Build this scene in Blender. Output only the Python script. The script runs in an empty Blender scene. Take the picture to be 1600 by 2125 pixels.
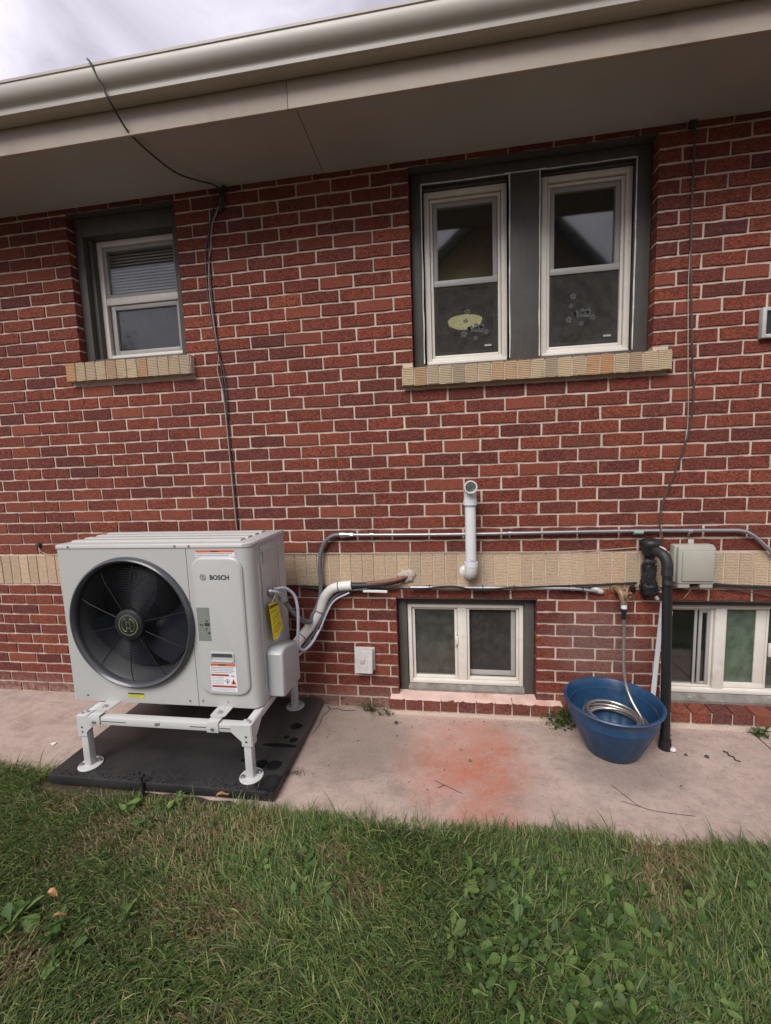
import bpy, bmesh, math, random
import numpy as np
from mathutils import Vector, Matrix

random.seed(7)
rng = np.random.default_rng(11)
R = math.radians
scene = bpy.context.scene
COL = scene.collection

# ---------------------------------------------------------------- camera
cam_d = bpy.data.cameras.new('camera')
cam_d.sensor_fit = 'HORIZONTAL'
cam_d.sensor_width = 36.0
cam_d.lens = 880.0 / 1600.0 * 36.0
cam_d.clip_start = 0.05
cam_d.clip_end = 500.0
cam = bpy.data.objects.new('camera', cam_d)
COL.objects.link(cam)
CM = ((0.9891721757, 0.0190478010, 0.1455183431),
      (0.1423980293, 0.1153689934, -0.9830629668),
      (-0.0355134925, 0.9931400589, 0.1114074289))
CP = (2.78788499, -2.48638224, 1.52977349)
cam.matrix_world = Matrix((CM[0] + (CP[0],), CM[1] + (CP[1],), CM[2] + (CP[2],), (0, 0, 0, 1)))
scene.camera = cam

# ---------------------------------------------------------------- world: overcast sky
SUN_EL, SUN_AZ = 48.0, 200.0          # degrees; azimuth clockwise from +Y
world = bpy.data.worlds.new('World')
scene.world = world
world.use_nodes = True
wn, wl = world.node_tree.nodes, world.node_tree.links
wn.clear()
w_out = wn.new('ShaderNodeOutputWorld')
w_bg = wn.new('ShaderNodeBackground')
w_bg.inputs['Strength'].default_value = 0.1
sky = wn.new('ShaderNodeTexSky')
sky.sky_type = 'NISHITA'
sky.sun_disc = False
sky.sun_elevation = R(SUN_EL)
sky.sun_rotation = R(SUN_AZ)
w_tc = wn.new('ShaderNodeTexCoord')
w_map = wn.new('ShaderNodeMapping')
w_map.inputs['Scale'].default_value = (1.6, 1.6, 3.2)
wl.new(w_tc.outputs['Generated'], w_map.inputs['Vector'])
w_no = wn.new('ShaderNodeTexNoise')
w_no.inputs['Scale'].default_value = 2.1
w_no.inputs['Detail'].default_value = 7.0
w_no.inputs['Roughness'].default_value = 0.52
w_no.inputs['Distortion'].default_value = 0.6
wl.new(w_map.outputs['Vector'], w_no.inputs['Vector'])
w_cr = wn.new('ShaderNodeValToRGB')
w_cr.color_ramp.elements[0].position = 0.36
w_cr.color_ramp.elements[0].color = (2.42, 2.24, 2.62, 1)
w_cr.color_ramp.elements[1].position = 0.64
w_cr.color_ramp.elements[1].color = (4.5, 4.24, 4.74, 1)
wl.new(w_no.outputs['Fac'], w_cr.inputs['Fac'])
w_mx = wn.new('ShaderNodeMixRGB')
w_mx.inputs['Fac'].default_value = 0.93
wl.new(sky.outputs['Color'], w_mx.inputs['Color1'])
wl.new(w_cr.outputs['Color'], w_mx.inputs['Color2'])
wl.new(w_mx.outputs['Color'], w_bg.inputs['Color'])
wl.new(w_bg.outputs['Background'], w_out.inputs['Surface'])

sun_d = bpy.data.lights.new('sun', 'SUN')
sun_d.energy = 1.5
sun_d.angle = R(36)
sun_d.color = (1.0, 0.985, 0.95)
sun = bpy.data.objects.new('sun', sun_d)
COL.objects.link(sun)
_az, _el = R(SUN_AZ), R(SUN_EL)
sdir = Vector((math.sin(_az) * math.cos(_el), math.cos(_az) * math.cos(_el), math.sin(_el)))
sun.rotation_euler = sdir.to_track_quat('Z', 'Y').to_euler()
sun.location = (2, -6, 9)

vs = scene.view_settings
vs.view_transform = 'Standard'
vs.look = 'None'
vs.gamma = 1.0
vs.exposure = 1.33
vs.use_curve_mapping = False
scene.cycles.max_bounces = 7
scene.cycles.diffuse_bounces = 4
scene.cycles.glossy_bounces = 4
scene.cycles.transparent_max_bounces = 12
scene.cycles.caustics_reflective = False
scene.cycles.caustics_refractive = False
scene.cycles.use_denoising = True

# ---------------------------------------------------------------- helpers: objects
def tag(o, label=None, cat=None, group=None, kind=None):
    if label: o['label'] = label
    if cat: o['category'] = cat
    if group: o['group'] = group
    if kind: o['kind'] = kind
    return o

def empty(name, loc=(0, 0, 0), parent=None):
    o = bpy.data.objects.new(name, None)
    o.empty_display_size = 0.1
    COL.objects.link(o)
    o.location = loc
    if parent: set_parent(o, parent)
    return o

def set_parent(o, p):
    o.parent = p
    o.matrix_parent_inverse = world_of(p).inverted()

def world_of(o):
    m = o.matrix_basis.copy()
    while o.parent:
        m = o.parent.matrix_basis @ o.matrix_parent_inverse @ m
        o = o.parent
    return m

def mesh_obj(name, me, mat, parent=None):
    o = bpy.data.objects.new(name, me)
    COL.objects.link(o)
    if mat is not None and len(me.materials) == 0:
        me.materials.append(mat)
    if parent: set_parent(o, parent)
    return o

class MB:
    """collects shapes in world coordinates; build() links them as one mesh object"""
    def __init__(self):
        self.v, self.f = [], []
    def add(self, vs_, fs_):
        n = len(self.v)
        self.v += [tuple(p) for p in vs_]
        self.f += [tuple(i + n for i in f) for f in fs_]
        return self
    def box(self, x0, x1, y0, y1, z0, z1, b=0.0):
        if b <= 0:
            v = [(x0, y0, z0), (x1, y0, z0), (x1, y1, z0), (x0, y1, z0),
                 (x0, y0, z1), (x1, y0, z1), (x1, y1, z1), (x0, y1, z1)]
            f = [(0, 3, 2, 1), (4, 5, 6, 7), (0, 1, 5, 4), (1, 2, 6, 5), (2, 3, 7, 6), (3, 0, 4, 7)]
            return self.add(v, f)
        bm = bmesh.new()
        bmesh.ops.create_cube(bm, size=1.0)
        bmesh.ops.scale(bm, vec=(x1 - x0, y1 - y0, z1 - z0), verts=bm.verts)
        bmesh.ops.translate(bm, vec=((x0 + x1) / 2, (y0 + y1) / 2, (z0 + z1) / 2), verts=bm.verts)
        bmesh.ops.bevel(bm, geom=bm.edges[:], offset=b, segments=2, profile=0.5, affect='EDGES')
        self.bm(bm)
        return self
    def bm(self, bm, mtx=None):
        bm.verts.ensure_lookup_table()
        bm.verts.index_update()
        vs_ = [(mtx @ v.co) if mtx else v.co.copy() for v in bm.verts]
        self.add(vs_, [[v.index for v in f.verts] for f in bm.faces])
        bm.free()
        return self
    def prism(self, pts, axis, a, b):
        """pts: closed 2-D outline; extruded along axis ('x','y','z') from a to b"""
        n = len(pts)
        def P(p, t):
            if axis == 'x': return (t, p[0], p[1])
            if axis == 'y': return (p[0], t, p[1])
            return (p[0], p[1], t)
        v = [P(p, a) for p in pts] + [P(p, b) for p in pts]
        f = [tuple(range(n))[::-1], tuple(range(n, 2 * n))]
        f += [(i, (i + 1) % n, n + (i + 1) % n, n + i) for i in range(n)]
        return self.add(v, f)
    def tube(self, pts, r, n=10, cap=True, closed=False):
        pts = [Vector(p) for p in pts]
        m = len(pts)
        rs = r if isinstance(r, (list, tuple)) else [r] * m
        rings = []
        t0 = (pts[1] - pts[0]).normalized()
        up = Vector((0, 0, 1)) if abs(t0.z) < 0.9 else Vector((1, 0, 0))
        nrm = (up - t0 * up.dot(t0)).normalized()
        for i, p in enumerate(pts):
            if closed:
                t = (pts[(i + 1) % m] - pts[i - 1]).normalized()
            else:
                t = (pts[min(i + 1, m - 1)] - pts[max(i - 1, 0)]).normalized()
            nrm = (nrm - t * nrm.dot(t)).normalized()
            bi = t.cross(nrm)
            rings.append([p + (nrm * math.cos(2 * math.pi * k / n) + bi * math.sin(2 * math.pi * k / n)) * rs[i] for k in range(n)])
        v = [q for ring in rings for q in ring]
        f = []
        last = m if closed else m - 1
        for i in range(last):
            j = (i + 1) % m
            for k in range(n):
                f.append((i * n + k, i * n + (k + 1) % n, j * n + (k + 1) % n, j * n + k))
        if cap and not closed:
            f.append(tuple(range(n))[::-1])
            f.append(tuple((m - 1) * n + k for k in range(n)))
        return self.add(v, f)
    def cyl(self, a, b, r, n=16, r2=None):
        return self.tube([a, b], [r, r if r2 is None else r2], n)
    def lathe(self, prof, c, axis='z', n=48, sx=1.0, wob=None):
        """prof: list of (radius, height) around an axis through c"""
        v, f = [], []
        for r_, h in prof:
            for k in range(n):
                a = 2 * math.pi * k / n
                rr = r_ * (wob(a, h) if wob else 1.0)
                x, y = rr * math.cos(a) * sx, rr * math.sin(a)
                if axis == 'z': v.append((c[0] + x, c[1] + y, c[2] + h))
                elif axis == 'y': v.append((c[0] + x, c[1] + h, c[2] + y))
                else: v.append((c[0] + h, c[1] + x, c[2] + y))
        for i in range(len(prof) - 1):
            for k in range(n):
                f.append((i * n + k, i * n + (k + 1) % n, (i + 1) * n + (k + 1) % n, (i + 1) * n + k))
        return self.add(v, f)
    def build(self, name, mat, parent=None, smooth=35):
        me = bpy.data.meshes.new(name)
        A = np.array(self.v, dtype=float)
        lo, hi = A.min(0), A.max(0)
        org = Vector(((lo[0] + hi[0]) / 2, (lo[1] + hi[1]) / 2, lo[2]))
        me.from_pydata([(p[0] - org.x, p[1] - org.y, p[2] - org.z) for p in self.v], [], self.f)
        me.update()
        bm = bmesh.new()
        bm.from_mesh(me)
        bmesh.ops.recalc_face_normals(bm, faces=bm.faces)
        bm.to_mesh(me)
        bm.free()
        if smooth:
            me.polygons.foreach_set('use_smooth', [True] * len(me.polygons))
            me.set_sharp_from_angle(angle=R(smooth))
        o = mesh_obj(name, me, mat)
        o.location = org
        if parent: set_parent(o, parent)
        return o

def spline(pts, k=8):
    P = [Vector(p) for p in pts]
    P = [P[0] * 2 - P[1]] + P + [P[-1] * 2 - P[-2]]
    out = []
    for i in range(1, len(P) - 2):
        a, b, c, d = P[i - 1], P[i], P[i + 1], P[i + 2]
        for j in range(k):
            t = j / k
            out.append(0.5 * ((2 * b) + (c - a) * t + (2 * a - 5 * b + 4 * c - d) * t * t + (3 * b - a - 3 * c + d) * t ** 3))
    out.append(P[-2])
    return out

_dg = None
def text_mb(s, size, x, y, z, facing='front', bold=0.0, shear=0.0, align='LEFT'):
    cu = bpy.data.curves.new('lettering', 'FONT')
    cu.body = s
    cu.size = size
    cu.offset = bold
    cu.shear = shear
    cu.extrude = 0.0003
    cu.resolution_u = 3
    cu.align_x = align
    ob = bpy.data.objects.new('lettering_tmp', cu)
    COL.objects.link(ob)
    dg = bpy.context.evaluated_depsgraph_get()
    me = bpy.data.meshes.new_from_object(ob.evaluated_get(dg))
    bpy.data.objects.remove(ob)
    bpy.data.curves.remove(cu)
    mb = MB()
    vs_ = []
    for v in me.vertices:
        a, b, c = v.co
        if facing == 'front': vs_.append((x + a, y - c, z + b))
        else: vs_.append((x + c, y + a, z + b))     # faces +X
    mb.add(vs_, [list(p.vertices) for p in me.polygons])
    bpy.data.meshes.remove(me)
    return mb

# ---------------------------------------------------------------- helpers: materials
class NT:
    def __init__(self, name):
        self.m = bpy.data.materials.new(name)
        self.m.use_nodes = True
        self.t = self.m.node_tree
        self.n, self.l = self.t.nodes, self.t.links
        self.n.clear()
        self.out = self.n.new('ShaderNodeOutputMaterial')
        self._pos = None
    def node(self, typ, **kw):
        nd = self.n.new(typ)
        for k, v in kw.items():
            if k in nd.inputs.keys() if isinstance(k, str) else False:
                nd.inputs[k].default_value = v
            else:
                setattr(nd, k, v)
        return nd
    def link(self, a, b): self.l.new(a, b)
    @property
    def pos(self):
        if self._pos is None:
            self._pos = self.n.new('ShaderNodeNewGeometry').outputs['Position']
        return self._pos
    def mapped(self, scale=(1, 1, 1), loc=(0, 0, 0)):
        mp = self.n.new('ShaderNodeMapping')
        mp.inputs['Scale'].default_value = scale
        mp.inputs['Location'].default_value = loc
        self.link(self.pos, mp.inputs['Vector'])
        return mp.outputs['Vector']
    def noise(self, scale, detail=4.0, rough=0.55, vec=None, dist=0.0):
        nd = self.n.new('ShaderNodeTexNoise')
        nd.inputs['Scale'].default_value = scale
        nd.inputs['Detail'].default_value = detail
        nd.inputs['Roughness'].default_value = rough
        nd.inputs['Distortion'].default_value = dist
        self.link(vec if vec is not None else self.pos, nd.inputs['Vector'])
        return nd.outputs['Fac']
    def ramp(self, fac, stops):
        nd = self.n.new('ShaderNodeValToRGB')
        el = nd.color_ramp.elements
        while len(el) < len(stops): el.new(0.5)
        for e, (p, c) in zip(el, stops):
            e.position = p
            e.color = (c, c, c, 1) if isinstance(c, (int, float)) else (*c, 1)
        self.link(fac, nd.inputs['Fac'])
        return nd.outputs['Color']
    def mix(self, fac, a, b, mode='MIX'):
        nd = self.n.new('ShaderNodeMixRGB')
        nd.blend_type = mode
        for s, v in ((nd.inputs['Fac'], fac), (nd.inputs['Color1'], a), (nd.inputs['Color2'], b)):
            if isinstance(v, (int, float)): s.default_value = v if s.name == 'Fac' else (v, v, v, 1)
            elif isinstance(v, tuple): s.default_value = (*v, 1)
            else: self.link(v, s)
        return nd.outputs['Color']
    def math(self, op, a, b=0.0, clamp=False):
        nd = self.n.new('ShaderNodeMath')
        nd.operation = op
        nd.use_clamp = clamp
        for s, v in ((nd.inputs[0], a), (nd.inputs[1], b)):
            if isinstance(v, (int, float)): s.default_value = v
            else: self.link(v, s)
        return nd.outputs[0]
    def bump(self, h, strength=0.3, dist=0.002, normal=None):
        nd = self.n.new('ShaderNodeBump')
        nd.inputs['Strength'].default_value = strength
        nd.inputs['Distance'].default_value = dist
        self.link(h, nd.inputs['Height'])
        if normal is not None: self.link(normal, nd.inputs['Normal'])
        return nd.outputs['Normal']
    def blob(self, c, rad, jit=0.0, scale=6.0, s=(1, 1, 1)):
        """0..1 soft mask round a world point with a ragged outline"""
        vm = self.n.new('ShaderNodeVectorMath'); vm.operation = 'SUBTRACT'
        self.link(self.pos, vm.inputs[0]); vm.inputs[1].default_value = c
        v2 = self.n.new('ShaderNodeVectorMath'); v2.operation = 'MULTIPLY'
        self.link(vm.outputs[0], v2.inputs[0]); v2.inputs[1].default_value = s
        ln = self.n.new('ShaderNodeVectorMath'); ln.operation = 'LENGTH'
        self.link(v2.outputs[0], ln.inputs[0])
        d = ln.outputs['Value']
        if jit:
            no = self.noise(scale, 5.0, 0.6)
            d = self.math('ADD', d, self.math('MULTIPLY', self.math('SUBTRACT', no, 0.5), jit))
        mr = self.n.new('ShaderNodeMapRange')
        mr.interpolation_type = 'SMOOTHSTEP'
        mr.inputs['From Min'].default_value = rad
        mr.inputs['From Max'].default_value = rad * 0.35
        self.link(d, mr.inputs['Value'])
        return mr.outputs[0]
    def principled(self, color, rough=0.6, metal=0.0, spec=0.5, normal=None, coat=0.0):
        p = self.n.new('ShaderNodeBsdfPrincipled')
        for nm, v in (('Base Color', color), ('Roughness', rough), ('Metallic', metal)):
            if isinstance(v, (int, float)): p.inputs[nm].default_value = v
            elif isinstance(v, tuple): p.inputs[nm].default_value = (*v, 1)
            else: self.link(v, p.inputs[nm])
        p.inputs['Specular IOR Level'].default_value = spec
        p.inputs['Coat Weight'].default_value = coat
        if normal is not None: self.link(normal, p.inputs['Normal'])
        self.link(p.outputs[0], self.out.inputs['Surface'])
        return p

def simple(name, c, rough=0.5, metal=0.0, var=0.12, scale=14.0, bump=0.0, bscale=120.0, spec=0.5, dirt=None):
    t = NT(name)
    n1 = t.noise(scale, 6.0, 0.6)
    lo = tuple(x * (1 - var) for x in c)
    hi = tuple(min(1, x * (1 + var)) for x in c)
    col = t.ramp(n1, [(0.3, lo), (0.7, hi)])
    if dirt:
        d = t.noise(dirt[1], 8.0, 0.65)
        col = t.mix(t.ramp(d, [(dirt[2], 0.0), (dirt[2] + 0.16, dirt[3])]), col, dirt[0])
    rr = t.math('ADD', t.math('MULTIPLY', t.noise(scale * 2.3, 4.0), 0.16), rough - 0.08)
    nrm = t.bump(t.noise(bscale, 3.0), bump, 0.001) if bump else None
    t.principled(col, rr, metal, spec, nrm)
    return t.m

def make_brick_mat(name, own_random, dusty=1.0):
    t = NT(name)
    if own_random:
        rnd = t.n.new('ShaderNodeObjectInfo').outputs['Random']
    else:
        at = t.n.new('ShaderNodeAttribute'); at.attribute_name = 'rnd'
        rnd = at.outputs['Fac']
    base = t.ramp(rnd, [(0.0, (0.186, 0.043, 0.024)), (0.16, (0.258, 0.057, 0.030)), (0.30, (0.132, 0.034, 0.027)), (0.44, (0.219, 0.048, 0.025)),
                        (0.58, (0.279, 0.068, 0.033)), (0.70, (0.164, 0.040, 0.026)), (0.82, (0.235, 0.052, 0.027)), (0.92, (0.116, 0.033, 0.028)), (1.0, (0.312, 0.082, 0.038))])
    wx = t.noise(1.1, 5.0, 0.6)
    base = t.mix(t.ramp(wx, [(0.35, 0.35), (0.6, 0.0)]), base, (0.130, 0.042, 0.033))
    vo = t.n.new('ShaderNodeVectorMath'); vo.operation = 'ADD'
    cb = t.n.new('ShaderNodeCombineXYZ')
    t.link(t.math('MULTIPLY', rnd, 37.0), cb.inputs[1])
    t.link(t.mapped((1.0, 1.0, 1.6)), vo.inputs[0]); t.link(cb.outputs[0], vo.inputs[1])
    bark = t.noise(78.0, 6.0, 0.78, vec=vo.outputs[0], dist=0.6)
    col = t.mix(t.ramp(bark, [(0.42, 0.82), (0.56, 0.0)]), base, (0.036, 0.014, 0.014))
    col = t.mix(t.ramp(bark, [(0.55, 0.0), (0.70, 0.50)]), col, (0.31, 0.105, 0.066))
    # some faces are combed vertically
    cw = t.n.new('ShaderNodeTexWave'); cw.wave_type = 'BANDS'; cw.bands_direction = 'X'
    cw.inputs['Scale'].default_value = 30.0; cw.inputs['Distortion'].default_value = 1.2; cw.inputs['Detail'].default_value = 2.0
    t.link(t.pos, cw.inputs['Vector'])
    sel = t.ramp(t.math('FRACT', t.math('MULTIPLY', rnd, 7.13)), [(0.88, 0.0), (0.93, 0.55)])
    comb = t.mix(t.ramp(cw.outputs['Fac'], [(0.1, 0.65), (0.5, 0.0)]), (0.26, 0.072, 0.042), (0.075, 0.024, 0.02))
    col = t.mix(sel, col, comb)
    # mortar smears, lime flecks, weathered bricks near the tap, dusty foot of the wall
    sm = t.noise(26.0, 6.0, 0.7)
    col = t.mix(t.ramp(sm, [(0.63, 0.0), (0.80, 0.34)]), col, (0.40, 0.29, 0.24))
    fl = t.noise(230.0, 2.0, 0.5, vec=t.mapped((1, 1, 0.35)))
    col = t.mix(t.ramp(fl, [(0.765, 0.0), (0.79, 0.85)]), col, (0.72, 0.62, 0.55))
    lime = t.blob((3.62, 0.0, 0.46), 0.34, 0.30, 9.0, (1.0, 1.0, 1.15))
    col = t.mix(t.math('MULTIPLY', lime, t.ramp(t.noise(60.0, 5.0, 0.7), [(0.35, 0.1), (0.62, 0.62)])), col, (0.20, 0.145, 0.135))
    sx = t.n.new('ShaderNodeSeparateXYZ'); t.link(t.pos, sx.inputs[0])
    foot = t.n.new('ShaderNodeMapRange')
    foot.inputs['From Min'].default_value = 0.15; foot.inputs['From Max'].default_value = 0.0
    t.link(sx.outputs['Z'], foot.inputs['Value'])
    col = t.mix(t.math('MULTIPLY', foot.outputs[0], t.ramp(t.noise(30.0, 6.0, 0.7), [(0.36, 0.0), (0.62, 0.85 * dusty)])), col, (0.33, 0.25, 0.21))
    nrm = t.bump(bark, 0.55, 0.004)
    t.principled(col, 0.88, 0.0, 0.25, nrm)
    return t.m

def make_tan_mat():
    t = NT('tan_brick')
    rnd = t.n.new('ShaderNodeObjectInfo').outputs['Random']
    base = t.ramp(rnd, [(0.0, (0.47, 0.345, 0.225)), (0.25, (0.54, 0.405, 0.27)), (0.5, (0.43, 0.325, 0.225)), (0.75, (0.52, 0.36, 0.235)), (1.0, (0.46, 0.355, 0.255))])
    w = t.n.new('ShaderNodeTexWave')
    w.wave_type = 'BANDS'; w.bands_direction = 'Z'
    w.inputs['Scale'].default_value = 36.0
    w.inputs['Distortion'].default_value = 3.4
    w.inputs['Detail'].default_value = 3.0
    w.inputs['Detail Scale'].default_value = 2.2
    vo = t.n.new('ShaderNodeVectorMath'); vo.operation = 'ADD'
    cb = t.n.new('ShaderNodeCombineXYZ')
    t.link(t.math('MULTIPLY', rnd, 23.0), cb.inputs[2])
    t.link(t.pos, vo.inputs[0]); t.link(cb.outputs[0], vo.inputs[1])
    t.link(vo.outputs[0], w.inputs['Vector'])
    no = t.noise(70.0, 5.0, 0.7)
    groove = t.math('MULTIPLY', t.ramp(w.outputs['Fac'], [(0.05, 1.0), (0.38, 0.0)]), t.ramp(no, [(0.36, 0.15), (0.56, 1.0)]))
    col = t.mix(t.math('MULTIPLY', groove, 0.85), base, (0.12, 0.08, 0.055))
    col = t.mix(t.ramp(t.noise(34.0, 5.0), [(0.60, 0.0), (0.76, 0.35)]), col, (0.16, 0.12, 0.10))
    t.principled(col, 0.9, 0.0, 0.2, t.bump(w.outputs['Fac'], 0.35, 0.003))
    return t.m

def make_orange_tan():
    t = NT('stained_tan_brick')
    rnd = t.n.new('ShaderNodeObjectInfo').outputs['Random']
    base = t.ramp(rnd, [(0.0, (0.42, 0.315, 0.20)), (0.3, (0.50, 0.385, 0.24)), (0.55, (0.38, 0.30, 0.21)), (0.74, (0.46, 0.33, 0.20)), (0.9, (0.45, 0.24, 0.115)), (1.0, (0.33, 0.26, 0.185))])
    w = t.n.new('ShaderNodeTexWave'); w.wave_type = 'BANDS'; w.bands_direction = 'Z'
    w.inputs['Scale'].default_value = 34.0; w.inputs['Distortion'].default_value = 1.0; w.inputs['Detail'].default_value = 2.0
    t.link(t.pos, w.inputs['Vector'])
    col = t.mix(t.ramp(w.outputs['Fac'], [(0.08, 0.62), (0.45, 0.0)]), base, (0.09, 0.065, 0.045))
    col = t.mix(t.ramp(t.noise(25.0, 5.0), [(0.55, 0.0), (0.72, 0.45)]), col, (0.13, 0.11, 0.09))
    t.principled(col, 0.9, 0.0, 0.2, t.bump(w.outputs['Fac'], 0.5, 0.003))
    return t.m

def make_mortar():
    t = NT('mortar')
    n1 = t.noise(3.2, 8.0, 0.68)
    col = t.ramp(n1, [(0.25, (0.42, 0.34, 0.275)), (0.5, (0.57, 0.465, 0.38)), (0.75, (0.69, 0.57, 0.475))])
    col = t.mix(t.ramp(t.noise(150.0, 3.0, 0.7), [(0.35, 0.55), (0.55, 0.0)]), col, (0.31, 0.235, 0.19))
    t.principled(col, 0.95, 0.0, 0.15, t.bump(t.noise(170.0, 4.0, 0.7), 0.6, 0.003))
    return t.m

def make_concrete():
    t = NT('path_concrete')
    col = t.ramp(t.noise(2.6, 7.0, 0.6), [(0.25, (0.315, 0.236, 0.200)), (0.5, (0.385, 0.290, 0.248)), (0.75, (0.445, 0.340, 0.292))])
    # worn mottling, then brick dust, grey damp patch, darker blob by the planter, splotches
    mot = t.noise(11.0, 8.0, 0.75, vec=t.mapped((1, 1.3, 1), (3, 9, 0)))
    col = t.mix(t.ramp(mot, [(0.40, 0.40), (0.52, 0.0)]), col, (0.20, 0.152, 0.128))
    col = t.mix(t.ramp(mot, [(0.55, 0.0), (0.70, 0.35)]), col, (0.47, 0.385, 0.335))
    dust = t.math('MAXIMUM', t.blob((2.84, -0.38, 0), 0.46, 0.36, 4.0, (1.0, 0.95, 1)), t.math('MULTIPLY', t.blob((2.93, -0.78, 0), 0.30, 0.34, 6.0, (1.3, 1.0, 1)), 0.65))
    dust = t.math('MULTIPLY', dust, t.ramp(t.noise(9.0, 9.0, 0.78), [(0.34, 0.30), (0.60, 1.0)]))
    col = t.mix(t.math('MULTIPLY', dust, 0.92), col, (0.40, 0.125, 0.072))
    pale = t.blob((2.60, -0.16, 0), 0.42, 0.34, 4.0, (0.7, 1.25, 1))
    col = t.mix(t.math('MULTIPLY', pale, 0.40), col, (0.46, 0.335, 0.285))
    grey = t.blob((2.27, -0.34, 0), 0.46, 0.30, 4.0, (0.95, 1.15, 1))
    col = t.mix(t.math('MULTIPLY', grey, 0.62), col, (0.155, 0.122, 0.10))
    g2 = t.blob((3.60, -0.42, 0), 0.30, 0.16, 7.0, (0.8, 1.5, 1))
    col = t.mix(t.math('MULTIPLY', g2, 0.5), col, (0.16, 0.13, 0.11))
    spl = t.noise(3.6, 8.0, 0.72, vec=t.mapped((1, 1, 1), (7, 3, 0)))
    col = t.mix(t.ramp(spl, [(0.52, 0.0), (0.70, 0.48)]), col, (0.18, 0.138, 0.118))
    pit = t.noise(42.0, 3.0, 0.6, vec=t.mapped((1, 1, 1), (5, 1, 0)))
    col = t.mix(t.ramp(pit, [(0.285, 0.85), (0.31, 0.0)]), col, (0.07, 0.055, 0.047))
    fine = t.noise(85.0, 5.0, 0.85)
    col = t.mix(t.ramp(fine, [(0.36, 0.42), (0.47, 0.0)]), col, (0.15, 0.115, 0.097))
    col = t.mix(t.ramp(fine, [(0.55, 0.0), (0.70, 0.40)]), col, (0.50, 0.42, 0.375))
    t.principled(col, 0.92, 0.0, 0.25, t.bump(t.noise(210.0, 4.0, 0.7), 0.45, 0.002))
    return t.m

def make_soil():
    t = NT('lawn_soil')
    col = t.ramp(t.noise(60.0, 7.0, 0.7), [(0.3, (0.028, 0.024, 0.014)), (0.5, (0.060, 0.050, 0.028)), (0.72, (0.15, 0.115, 0.065))])
    t.principled(col, 0.95, 0.0, 0.2, t.bump(t.noise(140.0, 5.0, 0.7), 0.9, 0.01))
    return t.m

def make_grass():
    t = NT('grass_blades')
    at = t.n.new('ShaderNodeAttribute'); at.attribute_name = 'col'
    d = t.n.new('ShaderNodeBsdfPrincipled')
    t.link(at.outputs['Color'], d.inputs['Base Color'])
    d.inputs['Roughness'].default_value = 0.55
    d.inputs['Specular IOR Level'].default_value = 0.22
    tr = t.n.new('ShaderNodeBsdfTranslucent')
    t.link(t.mix(1.0, at.outputs['Color'], (1.15, 1.2, 0.6), 'MULTIPLY'), tr.inputs['Color'])
    mx = t.n.new('ShaderNodeMixShader'); mx.inputs[0].default_value = 0.32
    t.link(d.outputs[0], mx.inputs[1]); t.link(tr.outputs[0], mx.inputs[2])
    t.link(mx.outputs[0], t.out.inputs['Surface'])
    return t.m

def make_glass(name, tint=(0.92, 0.94, 0.93), ior=1.75, haze=0.0, hc=(0.3, 0.32, 0.3)):
    t = NT(name)
    lw = t.n.new('ShaderNodeLayerWeight'); lw.inputs['Blend'].default_value = 0.5
    r0 = ((ior - 1) / (ior + 1)) ** 2
    fr = t.math('ADD', r0, t.math('MULTIPLY', t.math('POWER', lw.outputs['Facing'], 5.0), 1 - r0), True)
    wav = t.bump(t.noise(2.2, 2.0), 0.015, 0.02)
    gl = t.n.new('ShaderNodeBsdfGlossy'); gl.inputs['Roughness'].default_value = 0.045
    t.link(wav, gl.inputs['Normal'])
    tp = t.n.new('ShaderNodeBsdfTransparent'); tp.inputs['Color'].default_value = (*tint, 1)
    mx = t.n.new('ShaderNodeMixShader')
    t.link(fr, mx.inputs[0]); t.link(tp.outputs[0], mx.inputs[1]); t.link(gl.outputs[0], mx.inputs[2])
    res = mx.outputs[0]
    # dried dust on the pane
    df = t.n.new('ShaderNodeBsdfDiffuse'); df.inputs['Color'].default_value = (*hc, 1)
    m2 = t.n.new('ShaderNodeMixShader')
    t.link(t.math('MULTIPLY', t.ramp(t.noise(16.0, 7.0, 0.7), [(0.3, 0.25), (0.75, 1.0)]), 0.03 + haze), m2.inputs[0])
    t.link(res, m2.inputs[1]); t.link(df.outputs[0], m2.inputs[2])
    t.link(m2.outputs[0], t.out.inputs['Surface'])
    return t.m

def make_screen():
    t = NT('insect_screen')
    tp = t.n.new('ShaderNodeBsdfTransparent')
    df = t.n.new('ShaderNodeBsdfDiffuse')
    t.link(t.ramp(t.noise(22.0, 6.0, 0.7), [(0.35, (0.042, 0.040, 0.038)), (0.7, (0.085, 0.078, 0.072))]), df.inputs['Color'])
    mx = t.n.new('ShaderNodeMixShader'); mx.inputs[0].default_value = 0.62
    t.link(tp.outputs[0], mx.inputs[1]); t.link(df.outputs[0], mx.inputs[2])
    t.link(mx.outputs[0], t.out.inputs['Surface'])
    return t.m

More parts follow.
